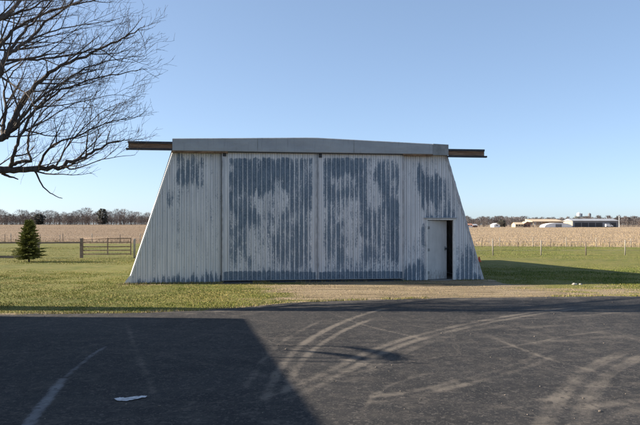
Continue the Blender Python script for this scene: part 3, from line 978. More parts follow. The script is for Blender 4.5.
def sub(mb, pts, rad, level, dens=1.0, s0=0.12):
    L = length(pts); dens = dens * 1.12 if level == 1 else dens
    gap = {1: 0.31, 2: 0.165, 3: 0.14}[level] / dens
    n = max(2, int(L / gap))
    for k in range(n):
        s = s0 + (1 - s0) * (k + random.random()) / n
        if s > 1: continue
        p, d = along(pts, s)
        q = side_dir(d, R(random.uniform(26, 62)))
        if q.z < -0.05 and random.random() < 0.8: q.z = abs(q.z) * 0.7
        rloc = rad[0] + (rad[-1] - rad[0]) * s
        if level == 1:
            Lc = random.uniform(0.8, 2.0) * (1.15 - 0.85 * s); q = (q + OUTW * 0.28).normalized()
            r = min(rloc * 0.62, 0.007 + 0.0105 * Lc)
            pp, rr = wander(p, q, Lc, r, 0.0035, 7, 0.045, 0.085)
            mb.tube(pp, rr, 5, False); sub(mb, pp, rr, 2, dens)
        elif level == 2:
            Lc = random.uniform(0.25, 0.75) * (1.15 - 0.5 * s); q = (q + OUTW * 0.06).normalized()
            r = min(rloc * 0.7, 0.0055)
            pp, rr = wander(p, q, Lc, r, 0.0024, 5, 0.05, 0.14)
            mb.tube(pp, rr, 3, False); sub(mb, pp, rr, 3, dens)
        else:
            Lc = random.uniform(0.10, 0.32)
            pp, rr = wander(p, q, Lc, 0.0032, 0.0018, 2, 0.05, 0.12)
            mb.tube(pp, rr, 3, False)


def catmull(P, k=4):
    P = [2 * P[0] - P[1]] + P + [2 * P[-1] - P[-2]]
    out = []
    for i in range(1, len(P) - 2):
        for j in range(k):
            t = j / k; a, b, c, d = P[i - 1], P[i], P[i + 1], P[i + 2]
            out.append(0.5 * ((2 * b) + (c - a) * t + (2 * a - 5 * b + 4 * c - d) * t * t + (3 * b - a - 3 * c + d) * t ** 3))
    out.append(P[-2]); return out


trunk = MB()
trunk.tube([tl_(p) for p in [(TX, TY, -0.1), (TX, TY, 0.15), (TX + 0.02, TY, 0.7), (TX + 0.05, TY, 1.6), (TX + 0.1, TY, 2.6), (TX + 0.12, TY, 3.3), (TX + 0.05, TY, 4.2), (TX + 0.1, TY + 0.05, 5.4), (TX + 0.25, TY + 0.1, 6.8), (TX + 0.3, TY + 0.2, 8.2)]],
           [0.50, 0.42, 0.36, 0.33, 0.31, 0.28, 0.20, 0.15, 0.11, 0.06], 14)
trunk.build('trunk', M['bark'], tree, True)

# limbs: photograph points with their distance, radii in metres
LIMBS = [
    ([(-28, 166, 14.6), (-8, 169, 14.4), (14, 170, 14.2), (36, 169, 14.1), (58, 167, 14.0), (76, 160, 13.9), (92, 153, 13.8), (112, 144, 13.7), (134, 139, 13.6)], 0.115, 0.010, 1),
    ([(34, 170, 14.1), (42, 184, 14.0), (50, 193, 13.9), (62, 198, 13.9)], 0.026, 0.008, 0),
    ([(2, 173, 14.2), (9, 176, 14.1), (18, 179, 14.0)], 0.045, 0.012, 0),
    ([(38, 168, 14.1), (46, 152, 14.3), (58, 142, 14.5), (78, 136, 14.6), (98, 126, 14.7), (118, 121, 14.8), (142, 117, 14.9)], 0.034, 0.006, 1),
    ([(62, 166, 14.0), (72, 169, 13.8), (84, 166, 13.7), (100, 160, 13.5), (122, 157, 13.4), (146, 155, 13.3)], 0.022, 0.005, 1),
    ([(56, 166, 14.0), (64, 152, 13.8), (74, 138, 13.6), (90, 122, 13.4), (112, 108, 13.3), (140, 100, 13.2)], 0.022, 0.005, 1),
    ([(10, 168, 14.2), (13, 155, 14.4), (19, 140, 14.5), (27, 122, 14.6), (38, 108, 14.7), (56, 94, 14.8), (80, 82, 14.9), (108, 76, 15.0), (138, 72, 15.0), (163, 70, 15.0)], 0.050, 0.006, 1),
    ([(31, 162, 14.1), (28, 146, 14.0), (30, 132, 13.9), (38, 118, 13.8), (50, 106, 13.7), (70, 92, 13.6), (96, 84, 13.5)], 0.032, 0.006, 1),
    ([(32, 161, 14.1), (20, 162, 14.15), (10, 166, 14.2)], 0.034, 0.045, 0),
    ([(-26, 148, 14.7), (-10, 141, 14.8), (4, 138, 14.9), (9, 130, 14.9), (15, 116, 15.0), (24, 98, 15.0), (40, 80, 15.1), (62, 66, 15.1), (92, 52, 15.2), (122, 41, 15.2), (146, 33, 15.2), (161, 25, 15.2)], 0.110, 0.006, 1),
    ([(3, 138, 14.9), (4, 124, 15.2), (6, 108, 15.4), (4, 92, 15.6), (10, 76, 15.8), (26, 58, 16.0)], 0.055, 0.010, 1),
    ([(10, 132, 14.9), (22, 118, 14.8), (33, 104, 14.7), (52, 90, 14.5), (78, 72, 14.3), (106, 62, 14.2), (134, 58, 14.1), (160, 55, 14.1)], 0.042, 0.005, 1),
    ([(-26, 96, 14.8), (-10, 84, 14.7), (0, 74, 14.6), (4, 58, 14.6), (14, 50, 14.5), (28, 40, 14.4), (46, 22, 14.3), (70, 3, 14.2), (90, -14, 14.1)], 0.085, 0.012, 1),
    ([(3, 60, 14.6), (20, 60, 14.3), (44, 59, 14.2), (70, 55, 14.1), (98, 49, 14.0), (124, 60, 14.0), (146, 62, 14.0)], 0.034, 0.005, 1),
    ([(6, 54, 14.6), (14, 44, 14.8), (28, 28, 15.0), (42, 12, 15.1), (58, -6, 15.2)], 0.045, 0.014, 1),
    ([(24, 43, 14.4), (44, 34, 14.2), (68, 27, 14.1), (96, 23, 14.0), (120, 20, 13.9)], 0.024, 0.005, 1),
    ([(-22, 60, 14.9), (-6, 52, 15.1), (8, 36, 15.2), (26, 22, 15.3), (52, 10, 15.4), (84, 2, 15.4), (112, -4, 15.4)], 0.060, 0.007, 1),
    ([(-22, 30, 14.8), (-4, 20, 14.6), (14, 14, 14.5), (36, 6, 14.4), (62, -8, 14.3)], 0.055, 0.010, 1),
    ([(34, 106, 14.6), (56, 106, 14.9), (84, 101, 15.2), (116, 95, 15.3), (146, 97, 15.4)], 0.018, 0.004, 1),
    ([(40, 80, 15.1), (66, 78, 15.4), (96, 70, 15.7), (124, 66, 15.8)], 0.016, 0.004, 1),
]
for i, (pp, r0, r1, kids) in enumerate(LIMBS):
    P = [at(100 + (q[0] - 100) * (0.74 if q[1] < 90 else 0.76) if q[0] > 100 else q[0], q[1], 14.05 + 1.3 * abs(q[2] - 14.6)) for q in pp]
    P = catmull(P, 4)
    P = [P[0]] + [p + Vector((random.gauss(0, 1), random.gauss(0, 1), random.gauss(0, 1))) * min(0.016, 0.25 * r0) for p in P[1:]]
    r0 *= 0.92
    rad = [r0 + (r1 - r0) * (k / (len(P) - 1)) ** 0.8 for k in range(len(P))]
    mb = MB()
    P = [Vector(tl_(p)) for p in P]
    mb.tube(P, rad, 8, True)
    if kids: sub(mb, P, rad, 1, 1.0, 0.10)
    elif i in (1, 2): sub(mb, P, rad, 3, 0.35, 0.3)
    mb.build('limb', M['bark'], tree, True)
# the rest of the crown: limbs behind, above and to the left, thinner detail
OUTW = Vector((0, 0, 0.1))
for k in range(6):
    a = R(80 + 95 * k / 6); z0 = random.uniform(2.8, 6.5)
    d = Vector((math.cos(a), math.sin(a), random.uniform(0.35, 0.9)))
    pp, rr = wander(Vector((0.08, 0, z0)), d, random.uniform(3.6, 5.0), 0.10, 0.012, 10, 0.03, 0.07)
    mb = MB(); mb.tube(pp, rr, 7); sub(mb, pp, rr, 1, 0.55, 0.2); mb.build('limb', M['bark'], tree, True)

# ------------------------------------------------------------ young spruce
sx, sy = gp(29, 261.5)
sp = empty('spruce_tree', (sx, sy, 0))
tag(sp, 'small dense green spruce standing alone on the lawn by the rail fence', 'tree')
t_ = MB(); t_.tube([(0, 0, -0.05), (0, 0, 0.4), (0.01, 0, 1.2), (0, 0.01, 1.98)], [0.05, 0.042, 0.025, 0.006], 8); t_.build('trunk', M['bark'], sp, True)
SV, ST, SC = [], [], []
nb = 0
def spruce_branch(p, d, L):
    """a bough with needle tufts along it"""
    global nb
    n = max(5, int(L / 0.032))
    side = d.cross(Vector((0, 0, 1))).normalized()
    for i in range(n):
        s = (i + 0.5) / n
        c = p + d * L * s + Vector((0, 0, -0.16 * L * s * s + 0.10 * L * s ** 4))
        for sg in (-1, 1, 0):
            l = (0.16 * (1 - s) + 0.07) * random.uniform(0.7, 1.25)
            q = (d * 0.8 + side * sg * random.uniform(0.5, 1.0) + Vector((0, 0, random.uniform(-0.25, 0.35)))).normalized()
            wv = q.cross(Vector((random.gauss(0, 1), random.gauss(0, 1), random.gauss(0, 1)))).normalized() * 0.019
            m_ = c + q * l * 0.5
            SV.extend([c, m_ + wv, c + q * l, m_ - wv]); ST.append((nb, nb + 1, nb + 2, nb + 3)); nb += 4
            g = random.random()
            tip = s ** 1.5
            base = Vector((0.055, 0.075, 0.022)).lerp(Vector((0.25, 0.25, 0.065)), 0.5 * g + 0.5 * tip)
            SC.extend([base] * 4)
for k in range(380):
    f = random.random() ** 0.8
    z = 0.10 + 1.85 * f
    prof = (1 - f) ** 0.66 * 0.80 + 0.04
    if f < 0.08: prof *= 0.85
    a = random.random() * 2 * math.pi
    L = prof * random.uniform(0.55, 1.12)
    d = Vector((math.cos(a), math.sin(a), 0.05 + 0.55 * f)).normalized()
    spruce_branch(Vector((0, 0, z)), d, L)
np_mesh('crown', np.array([v[:] for v in SV]), np.array(ST), M['needles'], {'tint': np.array([c[:] for c in SC])}, sp)

# ------------------------------------------------------- fences and gate
FY = 35.0
rfn = empty('rail_fence', (at(80, 242, FY).x, FY, 0))
tag(rfn, 'grey wooden rail fence behind the small spruce, left of the gate', 'fence')
ox = rfn.location.x
xs_ = [at(p, 240, FY).x - ox for p in (81.5, 38, -6, -50, -94)]
for i, x in enumerate(xs_):
    p = MB(); hgt = 1.06 if i == 0 else 0.92
    p.box(x - 0.075, x + 0.075, -0.07, 0.07, -0.1, hgt); p.build('post', M['fence_wood'], rfn, bevel=0.012)
for i in range(len(xs_) - 1):
    r_ = MB(); r_.bar((xs_[i], -0.09, 0.84 + random.uniform(-0.02, 0.03)), (xs_[i + 1], -0.09, 0.84 + random.uniform(-0.04, 0.01)), 0.05, 0.085); r_.build('rail', M['fence_wood'], rfn)
    if i >= 1:
        r_ = MB(); r_.bar((xs_[i] + (0 if i > 1 else -0.4), -0.1, 0.05), (xs_[i + 1], -0.1, 0.07), 0.05, 0.12); r_.build('rail', M['fence_wood'], rfn)

gx0, gx1 = at(83, 240, FY).x, at(131, 240, FY).x
gt = empty('field_gate', ((gx0 + gx1) / 2, FY, 0))
tag(gt, 'rusty tubular farm gate standing closed between two posts', 'gate')
w = (gx1 - gx0) / 2
for z in (1.04, 0.83, 0.60, 0.40, 0.20):
    b = MB(); b.tube([(-w, 0, z), (w, 0, z + 0.015)], 0.028, 8); b.build('bar', M['gate'], gt, True)
for x in (-w, 0.05, w):
    b = MB(); b.bar((x, -0.035, 0.14), (x, -0.035, 1.08), 0.06, 0.02) if False else b.box(x - 0.03, x + 0.03, -0.045, -0.025, 0.16, 1.08); b.build('upright', M['gate'], gt)
gpst = MB(); px_ = at(134.5, 240, FY).x; gpst.tube([(0, 0, -0.1), (0, 0, 1.02), (0, 0, 1.04)], [0.06, 0.055, 0.03], 10)
o = gpst.build('gate_post', M['post_pale'], None, True); o.location = (px_, FY, 0)
tag(o, 'pale wooden gate post at the right end of the rusty gate', 'post')


def wire_fence(label, posts, Y, slope, hgt, wid, mats, zs, wid_px=None):
    e = empty('wire_fence', (0, Y, 0)); tag(e, label, 'fence')
    pts = []
    for i, px in enumerate(posts):
        x = (px - 320) / F * Y; y = slope * (x - 12)
        x = (px - 320) / F * (Y + y)
        h_ = hgt * random.uniform(0.9, 1.1); lean = random.gauss(0, 0.02)
        p = MB(); p.tube([(x, y, -0.1), (x + lean * 0.6, y, h_ * 0.6), (x + lean, y, h_), (x + lean, y, h_ + 0.01)], [wid, wid, wid * 0.95, wid * 0.5], 8)
        p.build('post', mats[i % len(mats)], e, True); pts.append((x, y))
    for z in zs:
        wv = MB()
        q = []
        for i in range(len(pts) - 1):
            for t in (0, 0.5):
                a, b = pts[i], pts[i + 1]
                q.append((a[0] + (b[0] - a[0]) * t, a[1] + (b[1] - a[1]) * t - wid, z - (0.015 if t else 0)))
        q.append((pts[-1][0], pts[-1][1] - wid, z))
        wv.tube(q, 0.005, 4); wv.build('wire', M['wire'], e)
    return e


wire_fence('near wire fence on pale posts along the right lawn', [447, 493, 541, 586, 625, 668, 712], 38.0, 0.0, 0.88, 0.036, [M['fence_wood'], M['post_pale'], M['post_pale'], M['fence_wood'], M['post_pale']], (0.3, 0.55, 0.8))
wire_fence('far wire fence of closely set thin posts at the field edge on the right', [482, 500, 518, 533, 550.5, 566.5, 581, 596, 609.7, 631, 646, 660], 52.0, 0.0, 0.72, 0.030, [M['fence_wood'], M['post_pale']], (0.42, 0.64))
wire_fence('thin wire fence between the left pasture and the corn field', [-20, 5, 11, 40, 60, 63, 92, 120, 140, 160], 62.0, -0.1, 0.85, 0.035, [M['post_pale'], M['fence_wood']], (0.4, 0.72))

# small things around
c = empty('traffic_cone', (7.64, 31.2, 0)); c.scale = (0.72, 0.72, 0.8); tag(c, 'small orange cone on the grass just past the right hangar corner', 'cone')
k_ = MB(); k_.tube([(0, 0, 0.03), (0, 0, 0.05), (0, 0, 0.30), (0, 0, 0.32)], [0.13, 0.12, 0.045, 0.03], 16); k_.build('body', M['orange'], c, True)
k_ = MB(); k_.box(-0.17, 0.17, -0.17, 0.17, 0, 0.03); k_.build('base', M['orange'], c)


def rock(name, x, y, r, seed, label, sq=0.6):
    bm = bmesh.new(); bmesh.ops.create_icosphere(bm, subdivisions=2, radius=r)
    q = random.Random(seed)
    for v in bm.verts:
        v.co *= 1 + q.uniform(-0.22, 0.22); v.co.z *= sq
    me = bpy.data.meshes.new(name); bm.to_mesh(me); bm.free()
    o = link(name, me, M['stone']); o.location = (x, y, r * sq * 0.45)
    tag(o, label, 'stone')
    return o


x_, y_ = gp(574.5, 285); rock('stone', x_, y_, 0.07, 3, 'larger pale stone at the edge of the hangar shadow')
x_, y_ = gp(580.5, 284.8); rock('stone', x_, y_, 0.045, 5, 'smaller pale stone right beside the larger one')

# --------------------------------------------------------- far buildings
def gable(mb_w, mb_r, x0, x1, y0, y1, h, hr, axis='x'):
    mb_w.box(x0, x1, y0, y1, 0, h)
    if axis == 'x':
        ym = (y0 + y1) / 2
        mb_w.add([(x0, y0, h), (x0, y1, h), (x0, ym, hr), (x1, y0, h), (x1, y1, h), (x1, ym, hr)], [(0, 2, 1), (3, 4, 5)])
        mb_r.add([(x0 - .3, y0 - .4, h - .05), (x1 + .3, y0 - .4, h - .05), (x1 + .3, ym, hr + .1), (x0 - .3, ym, hr + .1), (x0 - .3, y1 + .4, h - .05), (x1 + .3, y1 + .4, h - .05)], [(0, 1, 2, 3), (3, 2, 5, 4)])
    else:
        xm = (x0 + x1) / 2
        mb_w.add([(x0, y0, h), (x1, y0, h), (xm, y0, hr), (x0, y1, h), (x1, y1, h), (xm, y1, hr)], [(0, 1, 2), (3, 5, 4)])
        mb_r.add([(x0 - .3, y0 - .4, h - .05), (xm, y0 - .4, hr + .1), (xm, y1 + .4, hr + .1), (x0 - .3, y1 + .4, h - .05), (x1 + .3, y0 - .4, h - .05), (x1 + .3, y1 + .4, h - .05)], [(0, 1, 2, 3), (1, 4, 5, 2)])


def X_(px, Y): return (px - 320) / F * Y
def Z_(py, Y): return EYE - (py - HZ) / F * Y


Y = 450.0
# long grey hangar row
b = empty('airport_hangar', (X_(573, Y), Y, 0)); tag(b, 'long low grey hangar row far across the field on the right', 'hangar')
wL = X_(618, Y) - X_(573, Y)
a_ = MB(); a_.box(0, wL, 0, 18, 0, 4.4); a_.build('wall', M['greywall'], b)
a_ = MB(); a_.add([(-0.5, -0.8, 4.35), (wL + 0.5, -0.8, 4.35), (wL + 0.5, 9, 5.9), (-0.5, 9, 5.9), (-0.5, 18.8, 4.35), (wL + 0.5, 18.8, 4.35)], [(0, 1, 2, 3), (3, 2, 5, 4), (0, 3, 4), (1, 5, 2)]); a_.build('roof', M['greyroof'], b)
for k in range(6):
    a_ = MB(); x0 = 1.0 + k * (wL - 2) / 6; a_.box(x0 + .3, x0 + (wL - 2) / 6 - .3, -0.12, -0.003, 0.05, 3.0); a_.build('hangar_door', M['dark'] if k != 4 else M['greyroof'], b)
a_ = MB(); a_.box(-0.16, -0.003, 1, 17, 0.1, 4.2); a_.build('end_panel', M['tanwall'], b)
# tan terminal with a flat canopy
b = empty('terminal_building', (X_(531, Y), Y - 4, 0)); tag(b, 'tan flat roofed building with wide canopy left of the grey hangar row', 'building')
wT = X_(561, Y) - X_(531, Y)
a_ = MB(); a_.box(wT * 0.55, wT, 2, 14, 0, 3.6); a_.build('wall', M['tanwall'], b)
a_ = MB(); a_.add([(-.6, -1, 3.62), (wT + .6, -1, 3.62), (wT + .6, 15, 3.62), (-.6, 15, 3.62), (-.6, -1, 3.95), (wT + .6, -1, 3.95), (wT + .6, 15, 5.6), (-.6, 15, 5.6)], [(0, 3, 2, 1), (4, 5, 6, 7), (0, 1, 5, 4), (1, 2, 6, 5), (2, 3, 7, 6), (3, 0, 4, 7)]); a_.build('canopy', M['tanwall'], b)
for k in range(5):
    a_ = MB(); x0 = 0.6 + k * wT * 0.13; a_.box(x0, x0 + .4, 1, 1.4, 0, 3.61); a_.build('column', M['tanwall'], b)
for k in range(4):
    a_ = MB(); x0 = wT * 0.58 + k * 2.6; a_.box(x0, x0 + 1.6, 1.9, 1.99, 0.9, 2.6); a_.build('window', M['glass'], b)
# white rounded shelter
b = empty('arched_shed', (X_(547, Y), Y - 22, 0)); tag(b, 'low white arched shed in front of the tan canopy building', 'shed')
wS = (X_(561, Y) - X_(533, Y)) / 2 * 0.95
a_ = MB(); vs = []; 
for i in range(13):
    a = math.pi * i / 12; vs += [(-wS * math.cos(a), 0, 2.9 * math.sin(a) ** 0.8), (-wS * math.cos(a), 10, 2.9 * math.sin(a) ** 0.8)]
a_.add(vs, [(2 * i, 2 * i + 2, 2 * i + 3, 2 * i + 1) for i in range(12)]); a_.add(vs[0::2], [tuple(range(12, -1, -1))]); a_.add(vs[1::2], [tuple(range(13))]); a_.build('shell', M['whitewall'], b)
a_ = MB(); a_.box(-2, 2, -0.1, -0.003, 0, 2.0); a_.build('door', M['greywall'], b)
def far_house(px0, px1, top, Y, wall, roof, label, cat='house', name='farm_house', axis='x', dep=9, win=3):
    b = empty(name, (X_(px0, Y), Y, 0)); tag(b, label, cat)
    wd = X_(px1, Y) - X_(px0, Y); h = Z_(top, Y)
    a_, r_ = MB(), MB(); gable(a_, r_, 0, wd, 0, dep, h * 0.62, h, axis); a_.build('wall', wall, b); r_.build('roof', roof, b)
    for k in range(win):
        q = MB(); x0 = wd * (k + 0.5) / win; q.box(x0 - 0.5, x0 + 0.5, -0.08, -0.003, 0.9, 0.9 + h * 0.22); q.build('window', M['glass'], b)
far_house(515.5, 523.5, 222.4, 440, M['tanwall'], M['tanwall'], 'wider tan house far off, left of the arched shed')
far_house(524.2, 530.5, 221.6, 444, M['brick'], M['tanwall'], 'narrow red brown house far off, next to the tan house', axis='y', win=2)
far_house(494, 500, 223.3, 430, M['whitewall'], M['whitewall'], 'lone small white house far across the field', axis='y', win=1)
far_house(467.5, 472.5, 223.6, 430, M['whitewall'], M['brick'], 'white house with red brown roof close beside the hangar outline', win=2)
far_house(473.5, 477.5, 224.2, 436, M['brick'], M['greyroof'], 'tiny red brown house with grey roof beside the white house', win=1)
# parked white vehicle by the grey hangars
v_ = empty('parked_van', (X_(606.5, Y), Y - 5, 0)); tag(v_, 'white van parked before the long grey hangar row', 'van')
a_ = MB(); a_.add([(-2.4, 0, .4), (2.4, 0, .4), (2.4, 0, 1.1), (1.5, 0, 1.3), (0.9, 0, 2.1), (-2.4, 0, 2.15), (-2.4, 1.9, .4), (2.4, 1.9, .4), (2.4, 1.9, 1.1), (1.5, 1.9, 1.3), (0.9, 1.9, 2.1), (-2.4, 1.9, 2.15)],
        [(0, 1, 2, 3, 4, 5), (11, 10, 9, 8, 7, 6)] + [(i, 6 + i, 6 + (i + 1) % 6, (i + 1) % 6) for i in range(6)]); a_.build('body', M['whitewall'], v_)
for x in (-1.5, 1.5):
    for y in (0.0, 1.9):
        a_ = MB(); a_.tube([(x, y - .1, .36), (x, y + .1, .36)], .36, 12); a_.build('wheel', M['dark'], v_)
a_ = MB(); a_.box(0.1, 1.0, -0.02, -0.003, 1.35, 1.9); a_.build('window', M['glass'], v_)
# grain silos beyond the trees
Y2 = 760.0
b = empty('grain_elevator', (X_(577.5, Y2), Y2, 0)); tag(b, 'pale grain elevator with white tank rising above the trees', 'grain elevator')
wG = X_(589, Y2) - X_(577.5, Y2)
a_ = MB(); a_.box(0, wG, 0, 10, 0, Z_(216.3, Y2)); a_.build('wall', M['greenwall'], b)
a_ = MB(); zt_ = Z_(212.3, Y2); a_.tube([(2.6, 3, Z_(216.3, Y2)), (2.6, 3, zt_ - 1.2), (2.6, 3, zt_)], [2.3, 2.3, 0.3], 16); a_.build('tank', M['whitewall'], b)
a_ = MB(); a_.box(4.6, 6.6, 2, 5, Z_(216.3, Y2) + .01, Z_(213.5, Y2)); a_.build('head_house', M['greyroof'], b)
a_ = MB(); a_.tube([(wG + 2.2, 4, 0), (wG + 2.2, 4, Z_(213.8, Y2)), (wG + 2.2, 4, Z_(212.8, Y2))], [1.8, 1.8, 0.4], 14); a_.build('silo', M['greywall'], b)
# airport light mast
b = empty('light_mast', (X_(617.8, Y), Y - 2, 0)); tag(b, 'thin pale light mast at the right end of the grey hangar row', 'light mast')
a_ = MB(); a_.tube([(0, 0, 0), (0, 0, 8)], [0.22, 0.14], 8); a_.build('pole', M['whitewall'], b)
a_ = MB(); a_.box(-0.6, 0.6, -0.15, 0.15, 8.0, 8.35); a_.build('lamp_head', M['greyroof'], b)

# ------------------------------------------------------------- far trees
def bare_crown(n, hgt, wid, seed, tw=0.13, tl=1.1, zlo=0.16):
    q = np.random.default_rng(seed)
    a = q.random(n) * 2 * np.pi; t = q.random(n) ** 0.75
    z = hgt * (zlo + (1 - zlo) * t)
    prof = np.sin(np.pi * np.clip(0.12 + 0.80 * t, 0, 1)) ** 0.7 * wid / 2
    rr = prof * np.sqrt(q.random(n)) * (0.8 + 0.35 * np.sin(3 * a + seed))
    c = np.stack([rr * np.cos(a), rr * np.sin(a), z], -1)
    d = np.stack([np.cos(a) * 0.55, np.sin(a) * 0.55, 0.6 + 0.6 * q.random(n)], -1) + q.normal(0, 0.3, (n, 3))
    d /= np.linalg.norm(d, axis=1)[:, None]
    L = tl * (0.5 + q.random(n))[:, None]
    s = np.cross(d, q.normal(0, 1, (n, 3))); s /= np.linalg.norm(s, axis=1)[:, None]
    s *= tw * (0.5 + q.random(n))[:, None]
    V = np.stack([c - s * 0.5, c + s * 0.5, c + d * L], 1).reshape(-1, 3)
    T = np.arange(3 * n).reshape(n, 3)
    # trunk and a handful of forks
    mb = MB(); mb.tube([(0, 0, -0.2), (0, 0, hgt * 0.35), (0.1, 0, hgt * 0.8)], [0.035 * hgt * 0.7, 0.024 * hgt * 0.7, 0.03], 5, False)
    for k in range(7):
        an = q.random() * 6.28; z0 = hgt * (0.2 + 0.3 * q.random()); le = wid * 0.42
        mb.tube([(0, 0, z0), (math.cos(an) * le * 0.5, math.sin(an) * le * 0.5, z0 + le * 0.6), (math.cos(an) * le * 0.85, math.sin(an) * le * 0.85, z0 + le * 1.25)], [0.012 * hgt, 0.008 * hgt, 0.02], 4, False)
    tv = np.array(mb.v); tf = np.array(mb.f)
    tt = np.concatenate([tf[:, [0, 1, 2]], tf[:, [0, 2, 3]]])
    return np.concatenate([V, tv]), np.concatenate([T, tt + len(V)])


def woods(name, label, px0, px1, Y0, Y1, n, h0, h1, ca, cb, seed, dens=520, tw=0.13, hfun=None, zlo=0.16):
    q = np.random.default_rng(seed)
    protos = [bare_crown(dens, 10, 7 + k % 3, seed * 10 + k, tw, 1.1, zlo) for k in range(6)]
    vs, fs, cs = [], [], []; m = 0
    for i in range(n):
        px = px0 + (px1 - px0) * (i + q.random()) / n; Yt = Y0 + (Y1 - Y0) * q.random()
        h = h0 + (h1 - h0) * q.random() ** 1.3
        if hfun: h *= hfun(px)
        v, f = protos[q.integers(6)]
        an = q.random() * 6.28; sc = h / 10
        wsc = sc * (0.85 + 0.5 * q.random())
        x = v[:, 0] * math.cos(an) - v[:, 1] * math.sin(an); y = v[:, 0] * math.sin(an) + v[:, 1] * math.cos(an)
        vs.append(np.stack([x * wsc + X_(px, Yt), y * wsc + Yt, v[:, 2] * sc + float(rise(X_(px, Yt), Yt))], -1)); fs.append(f + m); m += len(v)
        t = q.random(); c = np.array(ca) + (np.array(cb) - np.array(ca)) * t
        cs.append(c[None] * (0.75 + 0.5 * q.random((len(v), 1))))
    tag(np_mesh(name, np.concatenate(vs), np.concatenate(fs), M['farwood'], {'tint': np.concatenate(cs)}), label, 'woods', None, 'stuff')


hf = lambda px: 0.80 + 0.36 * float(vnoise(np.array([px * 0.05]), np.array([1.0]), 71)[0])
woods('bare_woods', 'line of bare grey brown trees along the horizon behind the left field', -110, 330, 300, 350, 190, 4.6, 7.8, (0.115, 0.098, 0.094), (0.205, 0.175, 0.165), 3, 520, 0.125, hf)
woods('hedge_brush', 'low brown brush at the foot of the left horizon trees', -110, 330, 280, 345, 290, 2.2, 4.6, (0.10, 0.08, 0.072), (0.18, 0.145, 0.125), 4, 420, 0.30, None, -0.05)
woods('horizon_woods', 'far low woods along the horizon behind the airport buildings', 300, 780, 560, 640, 320, 6.5, 9.6, (0.105, 0.09, 0.088), (0.19, 0.16, 0.15), 5, 460, 0.28)
woods('hedge_brush', 'low dark brush in front of the woods on the right horizon', 300, 780, 500, 555, 170, 3.0, 5.0, (0.09, 0.078, 0.07), (0.16, 0.13, 0.115), 6, 300, 0.36, None, -0.05)


def far_evergreen(px, Yt, h, wd, label, seed, cone=True):
    q = np.random.default_rng(seed)
    e = empty('evergreen_tree', (X_(px, Yt), Yt, float(rise(X_(px, Yt), Yt)))); tag(e, label, 'tree')
    n = 900
    t = q.random(n) ** 1.2; a = q.random(n) * 2 * np.pi
    pr = (1 - t) ** 0.7 if cone else np.sin(np.pi * np.clip(0.15 + 0.8 * t, 0, 1)) ** 0.6
    rr = pr * wd / 2 * (0.45 + 0.6 * q.random(n)) * (0.85 + 0.25 * np.sin(4 * a + 9 * t))
    c = np.stack([rr * np.cos(a), rr * np.sin(a), h * (0.06 + 0.92 * t)], -1)
    d = np.stack([np.cos(a), np.sin(a), 0.2 * q.normal(0, 1, n)], -1)
    s = np.stack([-np.sin(a), np.cos(a), q.normal(0, 0.5, n)], -1) * 0.30
    V = np.stack([c - s, c + s, c + d * 0.8 + np.array((0, 0, -0.15))], 1).reshape(-1, 3)
    tint = np.repeat(np.array((0.075, 0.072, 0.056)) + np.array((0.05, 0.045, 0.03)) * q.random((n, 1)), 3, axis=0)
    np_mesh('crown', V, np.arange(3 * n).reshape(n, 3), M['needles'], {'tint': tint}, e)
    t_ = MB(); t_.tube([(0, 0, -0.2), (0, 0, h * 0.9)], [0.2, 0.04], 6); t_.build('trunk', M['bark'], e)


far_evergreen(102.5, 296, 7.4, 4.6, 'taller dark evergreen among the bare trees above the gate', 81, False)
far_evergreen(39, 296, 4.9, 5.2, 'low wide dark evergreen in the tree line just right of the spruce', 82, False)
far_evergreen(502, 470, 5.2, 6.5, 'dark round evergreen behind the lone small white house', 84, False)

# --------------------- the building left of the camera whose shadow falls on the apron
Hb = 3.6; Lb = Hb / math.tan(R(SUN_EL))
bx, by = -1.36 - Lb, 12.30 + 0.06 * Lb
dirn = math.atan2(-0.976, 0.217)
bd = empty('farm_shed', (bx, by, 0), dirn)
tag(bd, 'long low farm shed left of the apron casting its shadow over the asphalt', 'shed')
# local x runs along the east wall (towards the camera), local -y ... west
WB, LBn = 8.0, 18.0
a_ = MB(); a_.box(0.0, LBn, -WB, -0.02, 0, Hb - 0.06); a_.add([(0.0, -WB, Hb - .06), (0.0, -0.02, Hb - .06), (0.0, -WB / 2, Hb + 0.9), (LBn, -WB, Hb - .06), (LBn, -0.02, Hb - .06), (LBn, -WB / 2, Hb + 0.9)], [(0, 1, 2), (3, 5, 4)])
a_.build('wall', M['siding'], bd)
a_ = MB()
e_ = 0.0
a_.add([(0.0, e_, Hb - .05), (LBn, e_, Hb - .05), (LBn, -WB / 2, Hb + .95), (0.0, -WB / 2, Hb + .95), (0.0, -WB - .1, Hb - .05), (LBn, -WB - .1, Hb - .05),
        (0.0, e_, Hb), (LBn, e_, Hb), (LBn, -WB / 2, Hb + 1.0), (0.0, -WB / 2, Hb + 1.0), (0.0, -WB - .1, Hb), (LBn, -WB - .1, Hb)],
       [(0, 3, 2, 1), (3, 4, 5, 2), (6, 7, 8, 9), (9, 8, 11, 10), (0, 1, 7, 6), (5, 4, 10, 11), (0, 6, 9, 3), (3, 9, 10, 4), (1, 2, 8, 7), (2, 5, 11, 8)])
a_.build('roof', M['roof'], bd)
a_ = MB(); a_.box(5, 9, -0.018, 0.03, 0.02, 2.9); a_.build('door', M['galv'], bd)
for x in (2, 11.5, 14.5):
    a_ = MB(); a_.box(x, x + 1.2, -0.018, 0.02, 1.1, 2.1); a_.build('window', M['glass'], bd)
